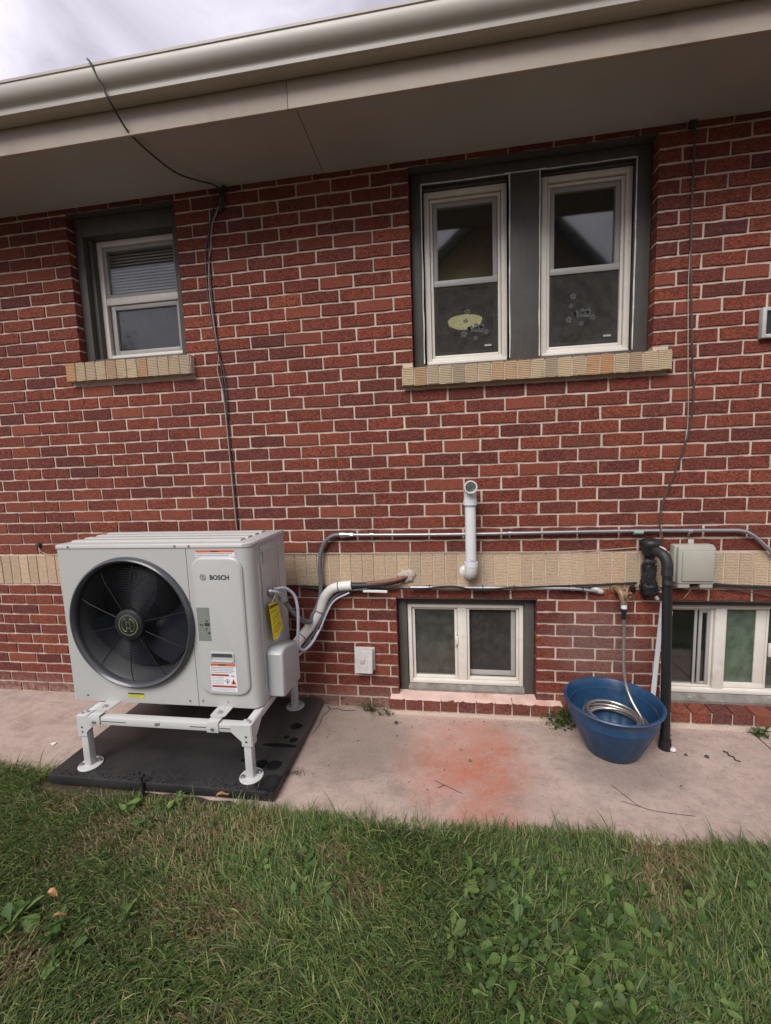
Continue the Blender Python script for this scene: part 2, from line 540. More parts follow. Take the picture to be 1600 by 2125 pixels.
def make_pad():
    t = NT('pad_plastic')
    col = t.ramp(t.noise(5.0, 7.0, 0.62), [(0.3, (0.012, 0.0115, 0.012)), (0.7, (0.026, 0.024, 0.024))])
    sx = t.n.new('ShaderNodeSeparateXYZ'); t.link(t.pos, sx.inputs[0])
    dn = t.math('ADD', sx.outputs['Y'], t.math('MULTIPLY', t.math('SUBTRACT', t.noise(4.0, 6.0), 0.5), 0.5))
    dust = t.n.new('ShaderNodeMapRange'); dust.interpolation_type = 'SMOOTHSTEP'
    dust.inputs['From Min'].default_value = -0.62; dust.inputs['From Max'].default_value = 0.0
    t.link(dn, dust.inputs['Value'])
    col = t.mix(t.math('MULTIPLY', dust.outputs[0], 0.75), col, (0.095, 0.082, 0.076))
    col = t.mix(t.ramp(t.noise(90.0, 4.0, 0.7), [(0.5, 0.0), (0.72, 0.10)]), col, (0.10, 0.09, 0.085))
    wet = None
    for c, rad, s in (((1.90, -0.30, 0.05), 0.05, (1, 1.2, 1)), ((1.93, -0.42, 0.05), 0.03, (1, 1, 1)), ((1.88, -0.40, 0.05), 0.022, (1, 1, 1)),
                      ((1.90, -0.62, 0.05), 0.055, (1, 1.1, 1)), ((1.83, -0.62, 0.05), 0.05, (1, 1.1, 1)), ((1.87, -0.47, 0.05), 0.10, (0.75, 4.5, 1)),
                      ((1.95, -0.74, 0.05), 0.10, (0.8, 1.3, 1)), ((1.74, -0.60, 0.05), 0.04, (1.0, 2.0, 1))):
        b = t.blob(c, rad, rad * 0.7, 30.0, s)
        b = t.ramp(b, [(0.25, 0.0), (0.5, 1.0)])
        wet = b if wet is None else t.math('MAXIMUM', wet, b)
    # splashes along the front edge
    fr = t.n.new('ShaderNodeMapRange')
    fr.inputs['From Min'].default_value = -0.68; fr.inputs['From Max'].default_value = -0.77
    t.link(sx.outputs['Y'], fr.inputs['Value'])
    sp = t.math('MULTIPLY', t.ramp(t.noise(95.0, 4.0, 0.6, vec=t.mapped((1, 0.7, 1))), [(0.53, 0.0), (0.57, 0.9)]), fr.outputs[0])
    sp = t.math('MULTIPLY', sp, t.math('GREATER_THAN', sx.outputs['Z'], 0.0492))
    wet = t.math('MAXIMUM', wet, sp)
    col = t.mix(wet, col, (0.007, 0.007, 0.008))
    rough = t.math('SUBTRACT', 0.50, t.math('MULTIPLY', wet, 0.30))
    t.principled(col, rough, 0.0, 0.4, t.bump(t.noise(260.0, 3.0), 0.25, 0.001))
    return t.m

def make_dark_wood():
    t = NT('dark_casing_paint')
    col = t.ramp(t.noise(9.0, 6.0, 0.6), [(0.3, (0.066, 0.061, 0.055)), (0.7, (0.088, 0.081, 0.072))])
    gr = t.noise(14.0, 5.0, 0.6, vec=t.mapped((9, 9, 0.7)))
    col = t.mix(t.ramp(gr, [(0.35, 0.25), (0.6, 0.0)]), col, (0.04, 0.037, 0.034))
    t.principled(col, 0.55, 0.0, 0.35, t.bump(gr, 0.2, 0.002))
    return t.m

M = {}
M['brick'] = make_brick_mat('red_brick', True)
M['brick_field'] = make_brick_mat('red_brick_field', False)
M['sill_red'] = make_brick_mat('red_sill_brick', True, 0.25)
M['tan'] = make_tan_mat()
M['sill_tan'] = make_orange_tan()
M['mortar'] = make_mortar()
M['concrete'] = make_concrete()
M['soil'] = make_soil()
M['grass'] = make_grass()
M['glass'] = make_glass('window_glass')
M['hazy_glass'] = make_glass('dusty_glass', (0.75, 0.78, 0.74), 1.6, 0.36, (0.17, 0.165, 0.15))
M['green_glass'] = make_glass('greenish_glass', (0.70, 0.80, 0.70), 1.6, 0.55, (0.21, 0.27, 0.205))
M['screen'] = make_screen()
M['pad'] = make_pad()
M['casing'] = make_dark_wood()
M['vinyl'] = simple('window_vinyl', (0.64, 0.595, 0.53), 0.42, var=0.05, dirt=((0.33, 0.28, 0.23), 11.0, 0.56, 0.35))
M['sash_grey'] = simple('grey_sash', (0.33, 0.32, 0.30), 0.45, var=0.05)
M['caulk'] = simple('pale_caulk', (0.60, 0.59, 0.55), 0.6, var=0.15, scale=40)
M['fascia'] = simple('fascia_paint', (0.42, 0.35, 0.285), 0.5, var=0.06, scale=5, bump=0.08, dirt=((0.22, 0.18, 0.15), 3.0, 0.55, 0.4))
M['gutter'] = simple('gutter_metal_paint', (0.40, 0.365, 0.315), 0.42, var=0.05, scale=3, dirt=((0.30, 0.26, 0.22), 6.0, 0.58, 0.3))
M['soffit'] = simple('soffit_paint', (0.375, 0.375, 0.375), 0.7, var=0.07, scale=2.2, bump=0.1)
M['roof'] = simple('roof_shingle', (0.10, 0.09, 0.085), 0.9, var=0.4, scale=30)
M['cabinet'] = simple('cabinet_paint', (0.395, 0.392, 0.378), 0.38, var=0.02, scale=4)
M['lid'] = simple('lid_paint', (0.42, 0.41, 0.39), 0.36, var=0.02, scale=4)
M['cover'] = simple('valve_cover_plastic', (0.36, 0.366, 0.366), 0.40, var=0.02)
M['ring'] = simple('dark_ring_plastic', (0.050, 0.052, 0.058), 0.24, var=0.05)
M['black_gloss'] = simple('black_gloss', (0.010, 0.010, 0.013), 0.16, var=0.1)
M['blade'] = simple('fan_blade_plastic', (0.007, 0.008, 0.016), 0.26, var=0.1, spec=0.3)
M['black'] = simple('black_plastic', (0.012, 0.012, 0.013), 0.38, var=0.2)
M['black_rough'] = simple('black_tar_wrap', (0.012, 0.012, 0.013), 0.55, var=0.5, scale=40, bump=0.6, bscale=70)
M['wire_black'] = simple('fan_guard_wire', (0.011, 0.011, 0.012), 0.42, var=0.1, spec=0.3)
M['shroud'] = simple('galvanised_shroud', (0.085, 0.085, 0.09), 0.45, 0.4, var=0.08)
M['coil'] = simple('dark_coil', (0.010, 0.010, 0.012), 0.7, var=0.3, scale=60)
M['logo'] = simple('logo_olive', (0.10, 0.118, 0.062), 0.5, var=0.05)
M['ink'] = simple('print_ink', (0.030, 0.032, 0.030), 0.6, var=0.1)
M['ink_grey'] = simple('print_grey', (0.22, 0.22, 0.23), 0.6, var=0.1)
M['label_white'] = simple('label_white', (0.66, 0.66, 0.68), 0.5, var=0.03)
M['label_orange'] = simple('label_orange', (0.52, 0.105, 0.03), 0.5, var=0.05)
M['label_red'] = simple('label_brown_red', (0.33, 0.055, 0.028), 0.5, var=0.05)
M['label_green'] = simple('nameplate_green', (0.17, 0.19, 0.155), 0.45, var=0.10, scale=60)
M['yellow'] = simple('yellow_tag_paper', (0.72, 0.60, 0.012), 0.5, var=0.05)
M['yellow_dim'] = simple('yellow_sticker', (0.48, 0.46, 0.02), 0.5, var=0.05)
M['stand'] = simple('stand_paint', (0.47, 0.465, 0.45), 0.40, var=0.03)
M['steel'] = simple('zinc_steel', (0.50, 0.50, 0.52), 0.33, 0.9, var=0.1, scale=30)
M['conduit'] = simple('galvanised_conduit', (0.36, 0.37, 0.39), 0.40, 0.75, var=0.08, scale=20)
M['whip'] = simple('grey_whip', (0.115, 0.12, 0.13), 0.45, var=0.08)
M['pvc'] = simple('white_pvc', (0.60, 0.61, 0.60), 0.35, var=0.03, dirt=((0.42, 0.40, 0.38), 8.0, 0.60, 0.25))
M['primer'] = simple('purple_primer', (0.46, 0.43, 0.62), 0.5, var=0.15, scale=60)
M['wrap'] = simple('white_insulation', (0.60, 0.585, 0.55), 0.55, var=0.04, bump=0.15, bscale=40)
M['clear'] = simple('clear_tube', (0.46, 0.45, 0.52), 0.25, var=0.06)
M['copper'] = simple('stained_foam', (0.15, 0.062, 0.042), 0.6, var=0.35, scale=30, bump=0.3, bscale=60)
M['cement'] = simple('cement_patch', (0.40, 0.345, 0.30), 0.95, var=0.25, scale=40, bump=0.8, bscale=90)
M['wire_pale'] = simple('pale_wire', (0.34, 0.28, 0.22), 0.6, var=0.15)
M['wire_dark'] = simple('dark_cable', (0.020, 0.019, 0.019), 0.5, var=0.3)
M['wire_brown'] = simple('brown_cable', (0.060, 0.042, 0.036), 0.5, var=0.3)
M['brass'] = simple('old_brass', (0.24, 0.155, 0.085), 0.5, 0.35, var=0.25, scale=50)
M['hose'] = simple('flexible_steel', (0.46, 0.42, 0.37), 0.30, 0.85, var=0.12, scale=60)
M['planter'] = simple('blue_planter_plastic', (0.012, 0.046, 0.108), 0.38, var=0.22, scale=7, dirt=((0.085, 0.105, 0.135), 12.0, 0.53, 0.42))
M['telebox'] = simple('beige_box_plastic', (0.35, 0.335, 0.285), 0.45, var=0.04)
M['grey_vent'] = simple('old_vent_metal', (0.44, 0.415, 0.395), 0.55, var=0.12, scale=30, dirt=((0.20, 0.17, 0.15), 20.0, 0.55, 0.5))
M['blind'] = simple('white_blind', (0.80, 0.80, 0.79), 0.5, var=0.03)
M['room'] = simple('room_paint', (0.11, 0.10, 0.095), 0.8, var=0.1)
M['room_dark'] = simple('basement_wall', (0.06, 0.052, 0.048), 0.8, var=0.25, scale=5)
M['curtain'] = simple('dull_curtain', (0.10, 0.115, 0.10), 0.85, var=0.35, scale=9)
M['decal'] = simple('frosted_decal', (0.065, 0.065, 0.06), 0.6, var=0.1)
M['dust_sill'] = simple('dusty_sill', (0.60, 0.42, 0.36), 0.95, var=0.14, scale=12, bump=0.3, bscale=120, dirt=((0.42, 0.16, 0.10), 4.0, 0.56, 0.7))
M['sill_wood'] = simple('weathered_sill_wood', (0.17, 0.155, 0.135), 0.8, var=0.3, scale=18, bump=0.4, bscale=50, dirt=((0.42, 0.37, 0.32), 24.0, 0.58, 0.7))
M['leaf'] = M['grass']
M['dry_leaf'] = simple('dry_leaf', (0.36, 0.19, 0.075), 0.7, var=0.25, scale=60)
M['twig'] = simple('twig_bark', (0.035, 0.022, 0.016), 0.8, var=0.3)
M['paper'] = simple('paper', (0.62, 0.58, 0.55), 0.7, var=0.05)
M['stone'] = simple('dark_pebble', (0.04, 0.04, 0.048), 0.7, var=0.3)
M['bark'] = simple('tree_bark', (0.06, 0.045, 0.035), 0.9, var=0.3)
M['nb_wall'] = simple('neighbour_brick', (0.14, 0.06, 0.045), 0.9, var=0.3, scale=20)
M['nb_roof'] = simple('neighbour_roof', (0.05, 0.046, 0.045), 0.9, var=0.3, scale=20)
M['nb_trim'] = simple('neighbour_trim', (0.5, 0.49, 0.46), 0.6, var=0.05)
_l = NT('lamp_glow')
_e = _l.n.new('ShaderNodeEmission'); _e.inputs['Color'].default_value = (1.0, 0.86, 0.42, 1); _e.inputs['Strength'].default_value = 0.95
_l.link(_e.outputs[0], _l.out.inputs['Surface'])
M['lamp'] = _l.m

# ================================================================ SETTING: ground
SLAB = [(-6.0, -0.70), (-1.0, -0.70), (0.39, -0.705), (0.78, -0.73), (1.30, -0.775), (1.80, -0.80), (2.06, -0.862), (2.5, -0.868), (2.9, -0.864), (3.5, -0.848), (4.0, -0.838), (4.41, -0.83)]
def slab_edge(x):
    return np.interp(x, [p[0] for p in SLAB] + [8.0], [p[1] for p in SLAB] + [-0.78])

mb = MB()
mb.add([(-60, -60, -0.012), (60, -60, -0.012), (60, 40, -0.012), (-60, 40, -0.012)], [(0, 1, 2, 3)])
tag(mb.build('lawn_ground', M['soil'], smooth=0), kind='structure')

def slab(x0, x1):
    xs = np.arange(x0, x1 - 0.03, 0.05).tolist() + [x1]
    top, v, f = [], [], []
    n = len(xs)
    for x in xs:
        e = float(slab_edge(x)) + random.uniform(-0.008, 0.008)
        zt = random.uniform(-0.001, 0.001)
        v += [(x, 0.10, 0.0), (x, -0.2, 0.0), (x, -0.5, 0.0), (x, e + 0.012, 0.0 + zt), (x, e, -0.008), (x, e - 0.004, -0.09)]
    for i in range(n - 1):
        for k in range(5):
            a, b = i * 6 + k, (i + 1) * 6 + k
            f.append((a, a + 1, b + 1, b))
    f.append(tuple(range(6))); f.append(tuple((n - 1) * 6 + k for k in range(6))[::-1])
    return MB().add(v, f)
tag(slab(-6.0, 4.408).build('concrete_path', M['concrete'], smooth=30), kind='structure')
tag(slab(4.418, 7.5).build('concrete_path', M['concrete'], smooth=30), kind='structure')

# ================================================================ HOUSE
house = empty('house', (2.0, 0.3, 0.0))
tag(house, 'red brick house with tan soldier belt, dark window casings and beige eaves', 'house')

P_, H_, HB, ZB = 0.2127, 0.0731, 0.0715, 0.789
X0, X1 = -1.9, 6.2
TOP = 3.150
OPEN = [(0.497, 1.223, 2.235, 3.119), (2.609, 3.868, 2.066, 3.119), (2.466, 3.288, 0.100, 0.717), (3.965, 5.30, 0.100, 0.717)]
SILLS = [(0.418, 1.272, 2.117, 2.235), (2.547, 3.946, 1.962, 2.066)]

# mortar body with the window openings cut through it
g = 0.004
xs = sorted({X0, X1} | {a - g for a, b, c, d in OPEN} | {b + g for a, b, c, d in OPEN})
zs = sorted({-0.2, TOP} | {c - g for a, b, c, d in OPEN} | {d + g for a, b, c, d in OPEN} | {0.789, 1.0})
YF, YBK = 0.0065, 0.24
def solid(i, j):
    if i < 0 or j < 0 or i >= len(xs) - 1 or j >= len(zs) - 1: return False
    cx, cz = (xs[i] + xs[i + 1]) / 2, (zs[j] + zs[j + 1]) / 2
    return not any(a - g < cx < b + g and c - g < cz < d + g for a, b, c, d in OPEN)
mb = MB()
for i in range(len(xs) - 1):
    for j in range(len(zs) - 1):
        if not solid(i, j): continue
        a, b, c, d = xs[i], xs[i + 1], zs[j], zs[j + 1]
        mb.add([(a, YF, c), (b, YF, c), (b, YF, d), (a, YF, d)], [(0, 1, 2, 3)])
        mb.add([(a, YBK, c), (b, YBK, c), (b, YBK, d), (a, YBK, d)], [(3, 2, 1, 0)])
        if not solid(i - 1, j): mb.add([(a, YF, c), (a, YBK, c), (a, YBK, d), (a, YF, d)], [(0, 3, 2, 1)])
        if not solid(i + 1, j): mb.add([(b, YF, c), (b, YBK, c), (b, YBK, d), (b, YF, d)], [(0, 1, 2, 3)])
        if not solid(i, j - 1): mb.add([(a, YF, c), (b, YF, c), (b, YBK, c), (a, YBK, c)], [(3, 2, 1, 0)])
        if not solid(i, j + 1): mb.add([(a, YF, d), (b, YF, d), (b, YBK, d), (a, YBK, d)], [(0, 1, 2, 3)])
wall = mb.build('wall', M['mortar'], house, smooth=0)

# ---- brick shapes: irregular outline, chamfered arris, 48 triangles
def brick_mesh_data(L, Hh, D, seed, jag=0.0021):
    r = random.Random(seed)
    pts = []
    nx = 4
    for k in range(nx): pts.append((-L / 2 + L * k / nx, -Hh / 2))
    pts.append((L / 2, -Hh / 2))
    for k in range(nx): pts.append((L / 2 - L * k / nx, Hh / 2))
    pts.append((-L / 2, Hh / 2))
    n = len(pts)
    v, c = [], 0.0016
    for x, z in pts:
        jx, jz = r.uniform(-jag, jag), r.uniform(-jag, jag)
        x, z = x + jx, z + jz
        v.append((x - math.copysign(c, x), 0.0 + r.uniform(-0.0008, 0.0008), z - math.copysign(c, z)))
    for (x, y, z) in v[:n]:
        v.append((x + math.copysign(c, x), 0.0022, z + math.copysign(c, z)))
    for (x, y, z) in v[n:2 * n]:
        v.append((x, D, z))
    f = [tuple(range(n))]
    for a in (0, n):
        f += [(a + i, a + n + i, a + n + (i + 1) % n, a + (i + 1) % n) for i in range(n)]
    return v, f

BL, BH, BD = P_ - 0.0112, 0.0615, 0.088
VAR = [brick_mesh_data(BL, BH, BD, s) for s in range(12)]
VARM = []
for k, (v, f) in enumerate(VAR):
    me = bpy.data.meshes.new('brick')
    me.from_pydata(v, [], f); me.update()
    me.materials.append(M['brick'])
    VARM.append(me)

def project(x, y, z):
    d = (x - CP[0], y - CP[1], z - CP[2])
    q = [sum(CM[r][c] * d[r] for r in range(3)) for c in range(3)]
    return 800 - 880 * q[0] / q[2], 1062.5 + 880 * q[1] / q[2], -q[2]

pieces = []   # (x centre, z centre, length, height)
def lay(z0, z1, phase, segs):
    """one course; phase is a head-joint position"""
    for a, b, ph in segs:
        ph = phase if ph is None else ph
        n0 = math.ceil((a + 0.02 - ph) / P_)
        heads = [a]
        k = n0
        while ph + k * P_ < b - 0.025:
            if ph + k * P_ > a + 0.025: heads.append(ph + k * P_ + random.gauss(0, 0.0048))
            k += 1
        heads.append(b)
        for h0, h1 in zip(heads[:-1], heads[1:]):
            j0 = 0.0 if h0 == a and a > X0 else 0.0056
            j1 = 0.0 if h1 == b and b < X1 else 0.0056
            pieces.append(((h0 + j0 + h1 - j1) / 2, (z0 + z1) / 2, h1 - j1 - h0 - j0, z1 - z0 - 0.0120))

def segments(z0, z1, phases):
    zc = (z0 + z1) / 2
    cuts = sorted([(a, b) for a, b, c, d in OPEN + SILLS if c - 0.02 < zc < d + 0.012])
    segs, x = [], X0
    for a, b in cuts:
        if a > x: segs.append([x, a])
        x = max(x, b)
    segs.append([x, X1])
    return [(a, b, phases(a, b)) for a, b in segs]

for k in range(30):
    z0, z1 = 1.0 + k * H_, 1.0 + (k + 1) * H_
    odd = k % 2
    if k >= 13:
        def ph(a, b):
            if b < 0.6: base = 0.391
            elif b < 2.7 or (k < 15 and a < 2): base = 2.609
            else: base = 3.868
            if k >= 29: base = 2.609
            return base + (P_ / 2 if odd else 0)
    else:
        drift = 0.0 if k < 11 else 0.03
        def ph(a, b): return drift + 0.006 * math.sin(k * 1.7) + (P_ / 2 if odd else 0)
    if k == 29:
        lay(z0, z1, 0, [(X0, X1, ph(0, 9))])
    else:
        lay(z0, z1, 0, segments(z0, z1, ph))
for m in range(11):
    z1, z0 = ZB - m * HB, ZB - (m + 1) * HB
    odd = m % 2
    def ph(a, b):
        if a > 3.2 and b < 4.2: return 3.288 + (P_ / 2 if odd else 0)
        return 0.159 + (-0.084 if odd else 0)
    lay(z0, z1, 0, [(X0, X1, 0.159)] if m == 0 else segments(z0, z1, ph))

ranked = []
for idx, (cx, cz, L, hh) in enumerate(pieces):
    u, v_, d = project(cx, 0, cz)
    inside = -20 < u < 1620 and 0 < v_ < 2000
    hidden = (150 < u < 600 and 1120 < v_ < 1450) or cz > 3.16
    area = L * hh * (-(CP[1])) / d ** 3
    ranked.append((area if (inside and not hidden) else -1, idx))
ranked.sort(reverse=True)
single = {i for a, i in ranked[:300] if a > 0}
fv, ff, fr_ = [], [], []
for idx, (cx, cz, L, hh) in enumerate(pieces):
    k = random.randrange(12)
    y = random.uniform(-0.0012, 0.0014)
    rot = random.gauss(0, 0.0035)
    flip = random.choice((1, -1))
    sx, sz = L / BL, hh / BH
    if idx in single:
        o = bpy.data.objects.new('brick', VARM[k])
        COL.objects.link(o)
        o.location = (cx, y, cz)
        o.scale = (sx, 1, sz)
        o.rotation_euler = (0, rot, 0)
        set_parent(o, wall)
    else:
        n = len(fv)
        cr, sr = math.cos(rot), math.sin(rot)
        for (a, b, c) in VAR[k][0]:
            a, c = a * sx, c * sz
            fv.append((cx + a * cr + c * sr, y + b, cz - a * sr + c * cr))
        ff += [tuple(i + n for i in f) for f in VAR[k][1]]
        fr_ += [random.random()] * len(VAR[k][0])
me = bpy.data.meshes.new('brick_field')
me.from_pydata(fv, [], ff); me.update()
at = me.attributes.new('rnd', 'FLOAT', 'POINT')
at.data.foreach_set('value', fr_)
tag(mesh_obj('brick_field', me, M['brick_field'], wall), kind='stuff')

# ---- tan belt course of soldier bricks
BP = 0.0713
belt = MB().box(X0, X1, 0.005, 0.006, 0.791, 0.999).build('belt_course', M['mortar'], house, smooth=0)
SV = []
for s in range(6):
    v, f = brick_mesh_data(0.198, BP - 0.0075, 0.06, 100 + s, 0.0016)
    me = bpy.data.meshes.new('soldier_brick')
    me.from_pydata([(z, y, x) for x, y, z in v], [], [tuple(reversed(q)) for q in f]); me.update()
    me.materials.append(M['tan'])
    SV.append(me)
x = 1.769 - BP * 36
while x < 5.6:
    if x > -1.2:
        o = bpy.data.objects.new('soldier_brick', random.choice(SV))
        COL.objects.link(o)
        o.location = (x + BP / 2, random.uniform(-0.0015, 0.0015), 0.8945)
        o.rotation_euler = (0, random.gauss(0, 0.004), 0)
        set_parent(o, belt)
    x += BP
# bits of orange brick face showing in the belt
# ---- tan sills under the upper windows
def tan_sill(x0, x1, z0, z1, n):
    s = MB().box(x0, x1, -0.036, 0.06, z0 + 0.004, z1 - 0.008).build('window_sill', M['mortar'], house, smooth=0)
    w = (x1 - x0) / n
    for i in range(n):
        v, f = brick_mesh_data(w - 0.0065, z1 - z0 - 0.004, 0.10, 200 + i * 7, 0.0018)
        me = bpy.data.meshes.new('sill_brick')
        zc, xc = (z0 + z1) / 2 + random.uniform(-0.002, 0.002), x0 + w * (i + 0.5)
        me.from_pydata([(xc + a, -0.042 + random.uniform(-0.0002, 0.0002) + b, zc + c + (-0.0 if b < 0.05 else 0.006)) for a, b, c in v], [], f); me.update()
        mesh_obj('sill_brick', me, M['sill_tan'], s)
tan_sill(0.418, 1.272, 2.117, 2.232, 12)
tan_sill(2.547, 3.946, 1.962, 2.066, 20)

# ---- red rowlock sills of the basement windows
def red_sill(x0, n, ztop, mat_top):
    s = MB().box(x0 + 0.004, x0 + 0.105 * n - 0.004, -0.052, 0.10, 0.0, ztop - 0.012).build('basement_sill', M['mortar'], house, smooth=0)
    for i in range(n):
        v, f = brick_mesh_data(0.096, 0.062, 0.16, 400 + i * 3 + int(x0 * 10), 0.002)
        xc = x0 + 0.105 * (i + 0.5)
        me = bpy.data.meshes.new('sill_brick')
        me.from_pydata([(xc + a, -0.060 + random.uniform(0, 0.003) * 0 + b, ztop - 0.034 + c + b * 0.05) for a, b, c in v], [], f); me.update()
        o = mesh_obj('sill_brick', me, M['sill_red'], s)
    if mat_top:
        # thick pale brick dust lying on the sill
        gx = np.linspace(x0 + 0.01, x0 + 0.105 * n - 0.03, 40)
        gy = np.linspace(-0.054, 0.055, 7)
        vv = []
        for yy in gy:
            for xx in gx:
                e = 1.0 if yy > -0.05 else 0.0
                vv.append((xx, yy + random.uniform(-0.003, 0.003), ztop - 0.0035 + (yy + 0.06) * 0.05 + 0.0028 * e + random.uniform(0, 0.0012) - (0.002 if (e and abs(((xx - x0) / 0.105) % 1.0) < 0.06) else 0)))
        n_ = len(gx)
        fs = [(j * n_ + i, j * n_ + i + 1, (j + 1) * n_ + i + 1, (j + 1) * n_ + i) for j in range(len(gy) - 1) for i in range(n_ - 1)]
        MB().add(vv, fs).build('brick_dust', M['dust_sill'], s, smooth=60)
red_sill(2.405, 10, 0.100, True)
red_sill(3.790, 14, 0.106, False)

# ---- windows
def frame_ring(mb, x0, x1, z0, z1, w, y0, y1, wb=None, wt=None):
    wb = w if wb is None else wb
    wt = w if wt is None else wt
    mb.box(x0, x0 + w, y0, y1, z0, z1, 0.003)
    mb.box(x1 - w, x1, y0, y1, z0, z1, 0.003)
    mb.box(x0 + w, x1 - w, y0 + 0.001, y1 - 0.001, z1 - wt, z1, 0.003)
    mb.box(x0 + w, x1 - w, y0 + 0.001, y1 - 0.001, z0, z0 + wb, 0.003)
    return mb

# small window on the left: deep dark casing, sash, blind
w = MB()
w.box(0.500, 0.556, 0.050, 0.20, 2.236, 3.116, 0.003)
w.box(1.168, 1.220, 0.050, 0.20, 2.236, 3.116, 0.003)
w.box(0.556, 1.168, 0.052, 0.20, 3.010, 3.116, 0.003)
w.box(0.556, 0.586, 0.085, 0.20, 2.236, 3.01, 0.003)
w.box(0.556, 1.168, 0.055, 0.20, 2.236, 2.268, 0.003)
win = w.build('window', M['casing'], house)
f_ = MB()
frame_ring(f_, 0.587, 1.167, 2.269, 3.008, 0.034, 0.118, 0.17)
f_.box(0.621, 1.133, 0.122, 0.165, 2.618, 2.662, 0.003)
f_.build('frame', M['vinyl'], win)
s_ = MB(); frame_ring(s_, 0.640, 1.133, 2.303, 2.617, 0.030, 0.132, 0.165)
s_.build('sash', M['sash_grey'], win)
s_ = MB(); frame_ring(s_, 0.622, 1.133, 2.663, 2.973, 0.022, 0.130, 0.160)
s_.build('sash', M['sash_grey'], win)
MB().box(0.668, 1.105, 0.146, 0.150, 2.330, 2.59).build('pane', M['glass'], win, 0)
MB().box(0.642, 1.113, 0.142, 0.146, 2.683, 2.953).build('pane', M['glass'], win, 0)
b_ = MB()
z = 2.64
while z < 3.0:
    b_.add([(0.60, 0.176, z), (1.16, 0.176, z), (1.16, 0.196, z + 0.019), (0.60, 0.196, z + 0.019), (0.60, 0.1765, z - 0.001), (1.16, 0.1765, z - 0.001), (1.16, 0.1965, z + 0.018), (0.60, 0.1965, z + 0.018)],
           [(0, 1, 2, 3), (7, 6, 5, 4), (0, 4, 5, 1), (3, 2, 6, 7)])
    z += 0.0185
b_.box(0.60, 1.16, 0.176, 0.20, 2.615, 2.638, 0.003)
b_.build('blind', M['blind'], win, 0)

# double window: one dark casing, centre mullion, two double-hung units
w = MB()
w.box(2.612, 2.672, 0.060, 0.20, 2.068, 3.116, 0.003)
w.box(3.790, 3.865, 0.062, 0.20, 2.068, 3.116, 0.003)
w.box(2.672, 3.790, 0.058, 0.20, 3.062, 3.116, 0.003)
w.box(3.150, 3.308, 0.060, 0.20, 2.068, 3.062, 0.003)
w.box(2.672, 3.150, 0.064, 0.20, 2.068, 2.094, 0.003)
w.box(3.308, 3.790, 0.064, 0.20, 2.068, 2.100, 0.003)
w.box(2.672, 3.150, 0.088, 0.20, 3.040, 3.062, 0.003)
w.box(3.308, 3.790, 0.088, 0.20, 3.044, 3.062, 0.003)
dwin = w.build('window', M['casing'], house)
c_ = MB()
for (a, b, z0, z1) in ((2.672, 3.150, 2.10, 3.060), (3.308, 3.790, 2.10, 3.060)):
    c_.tube(spline([(a + random.uniform(-.002, .002), 0.060, z0 + (z1 - z0) * i / 9) for i in range(10)], 2), [random.uniform(.0025, .0048) for _ in range(19)], 5)
    c_.tube(spline([(b + random.uniform(-.002, .002), 0.060, z0 + (z1 - z0) * i / 9) for i in range(10)], 2), [random.uniform(.0025, .0048) for _ in range(19)], 5)
    c_.tube(spline([(a + (b - a) * i / 7, 0.0595, z1 + random.uniform(-.002, .002)) for i in range(8)], 2), [random.uniform(.0025, .0042) for _ in range(15)], 5)
c_.tube(spline([(3.12 + 0.22 * i / 5, 0.0575, 3.061 + random.uniform(-.001, .001)) for i in range(6)], 2), 0.003, 5)
c_.build('caulk_bead', M['caulk'], dwin)
for (a, b, z0, z1) in ((2.684, 3.140, 2.102, 3.036), (3.322, 3.784, 2.106, 3.040)):
    f_ = MB(); frame_ring(f_, a, b, z0, z1, 0.030, 0.092, 0.16)
    frame_ring(f_, a + 0.032, b - 0.032, z0 + 0.032, z1 - 0.034, 0.016, 0.106, 0.15)
    f_.box(a + 0.004, b - 0.004, 0.080, 0.11, z0 - 0.008, z0 + 0.010, 0.002)
    f_.build('frame', M['vinyl'], dwin)
    zm = z0 + (z1 - z0) * 0.475
    s_ = MB(); frame_ring(s_, a + 0.050, b - 0.050, zm, z1 - 0.052, 0.024, 0.114, 0.150)
    s_.build('sash', M['sash_grey'], dwin)
    s_ = MB(); frame_ring(s_, a + 0.050, b - 0.050, z0 + 0.049, zm - 0.004, 0.022, 0.124, 0.158)
    s_.box(a + 0.050, b - 0.050, 0.110, 0.140, zm - 0.012, zm + 0.022, 0.003)
    s_.build('sash', M['vinyl'] if False else M['sash_grey'], dwin)
    MB().box(a + 0.07, b - 0.07, 0.132, 0.136, zm + 0.02, z1 - 0.072).build('pane', M['glass'], dwin, 0)
    MB().box(a + 0.07, b - 0.07, 0.142, 0.146, z0 + 0.068, zm - 0.022).build('pane', M['glass'], dwin, 0)
    MB().box(a + 0.052, b - 0.052, 0.1155, 0.1165, z0 + 0.05, zm - 0.012).build('insect_screen', M['screen'], dwin, 0)
    MB().box(b - 0.125, b - 0.085, 0.112, 0.115, z0 + 0.085, z0 + 0.095).build('latch', M['sash_grey'], dwin, 0)
    d_ = MB()
    cx, cz = (a + 0.26, z0 + 0.20) if a < 3 else (a + 0.20, z0 + 0.23)
    rr = random.Random(5)
    for i in range(11):
        fx, fz, fs = cx + rr.gauss(0, 0.038), cz + rr.gauss(0, 0.034), rr.uniform(0.008, 0.012)
        for q in range(5):
            aa = q * 2 * math.pi / 5 + rr.uniform(0, 0.3)
            px, pz = fx + math.cos(aa) * fs, fz + math.sin(aa) * fs
            d_.add([(px + math.cos(t) * fs * 0.72, 0.1145, pz + math.sin(t) * fs * 0.72) for t in [0, 1.05, 2.1, 3.14, 4.2, 5.25]], [(0, 1, 2, 3, 4, 5)])
    tag(d_.build('flower_decal', M['decal'], dwin, 0), kind='stuff')

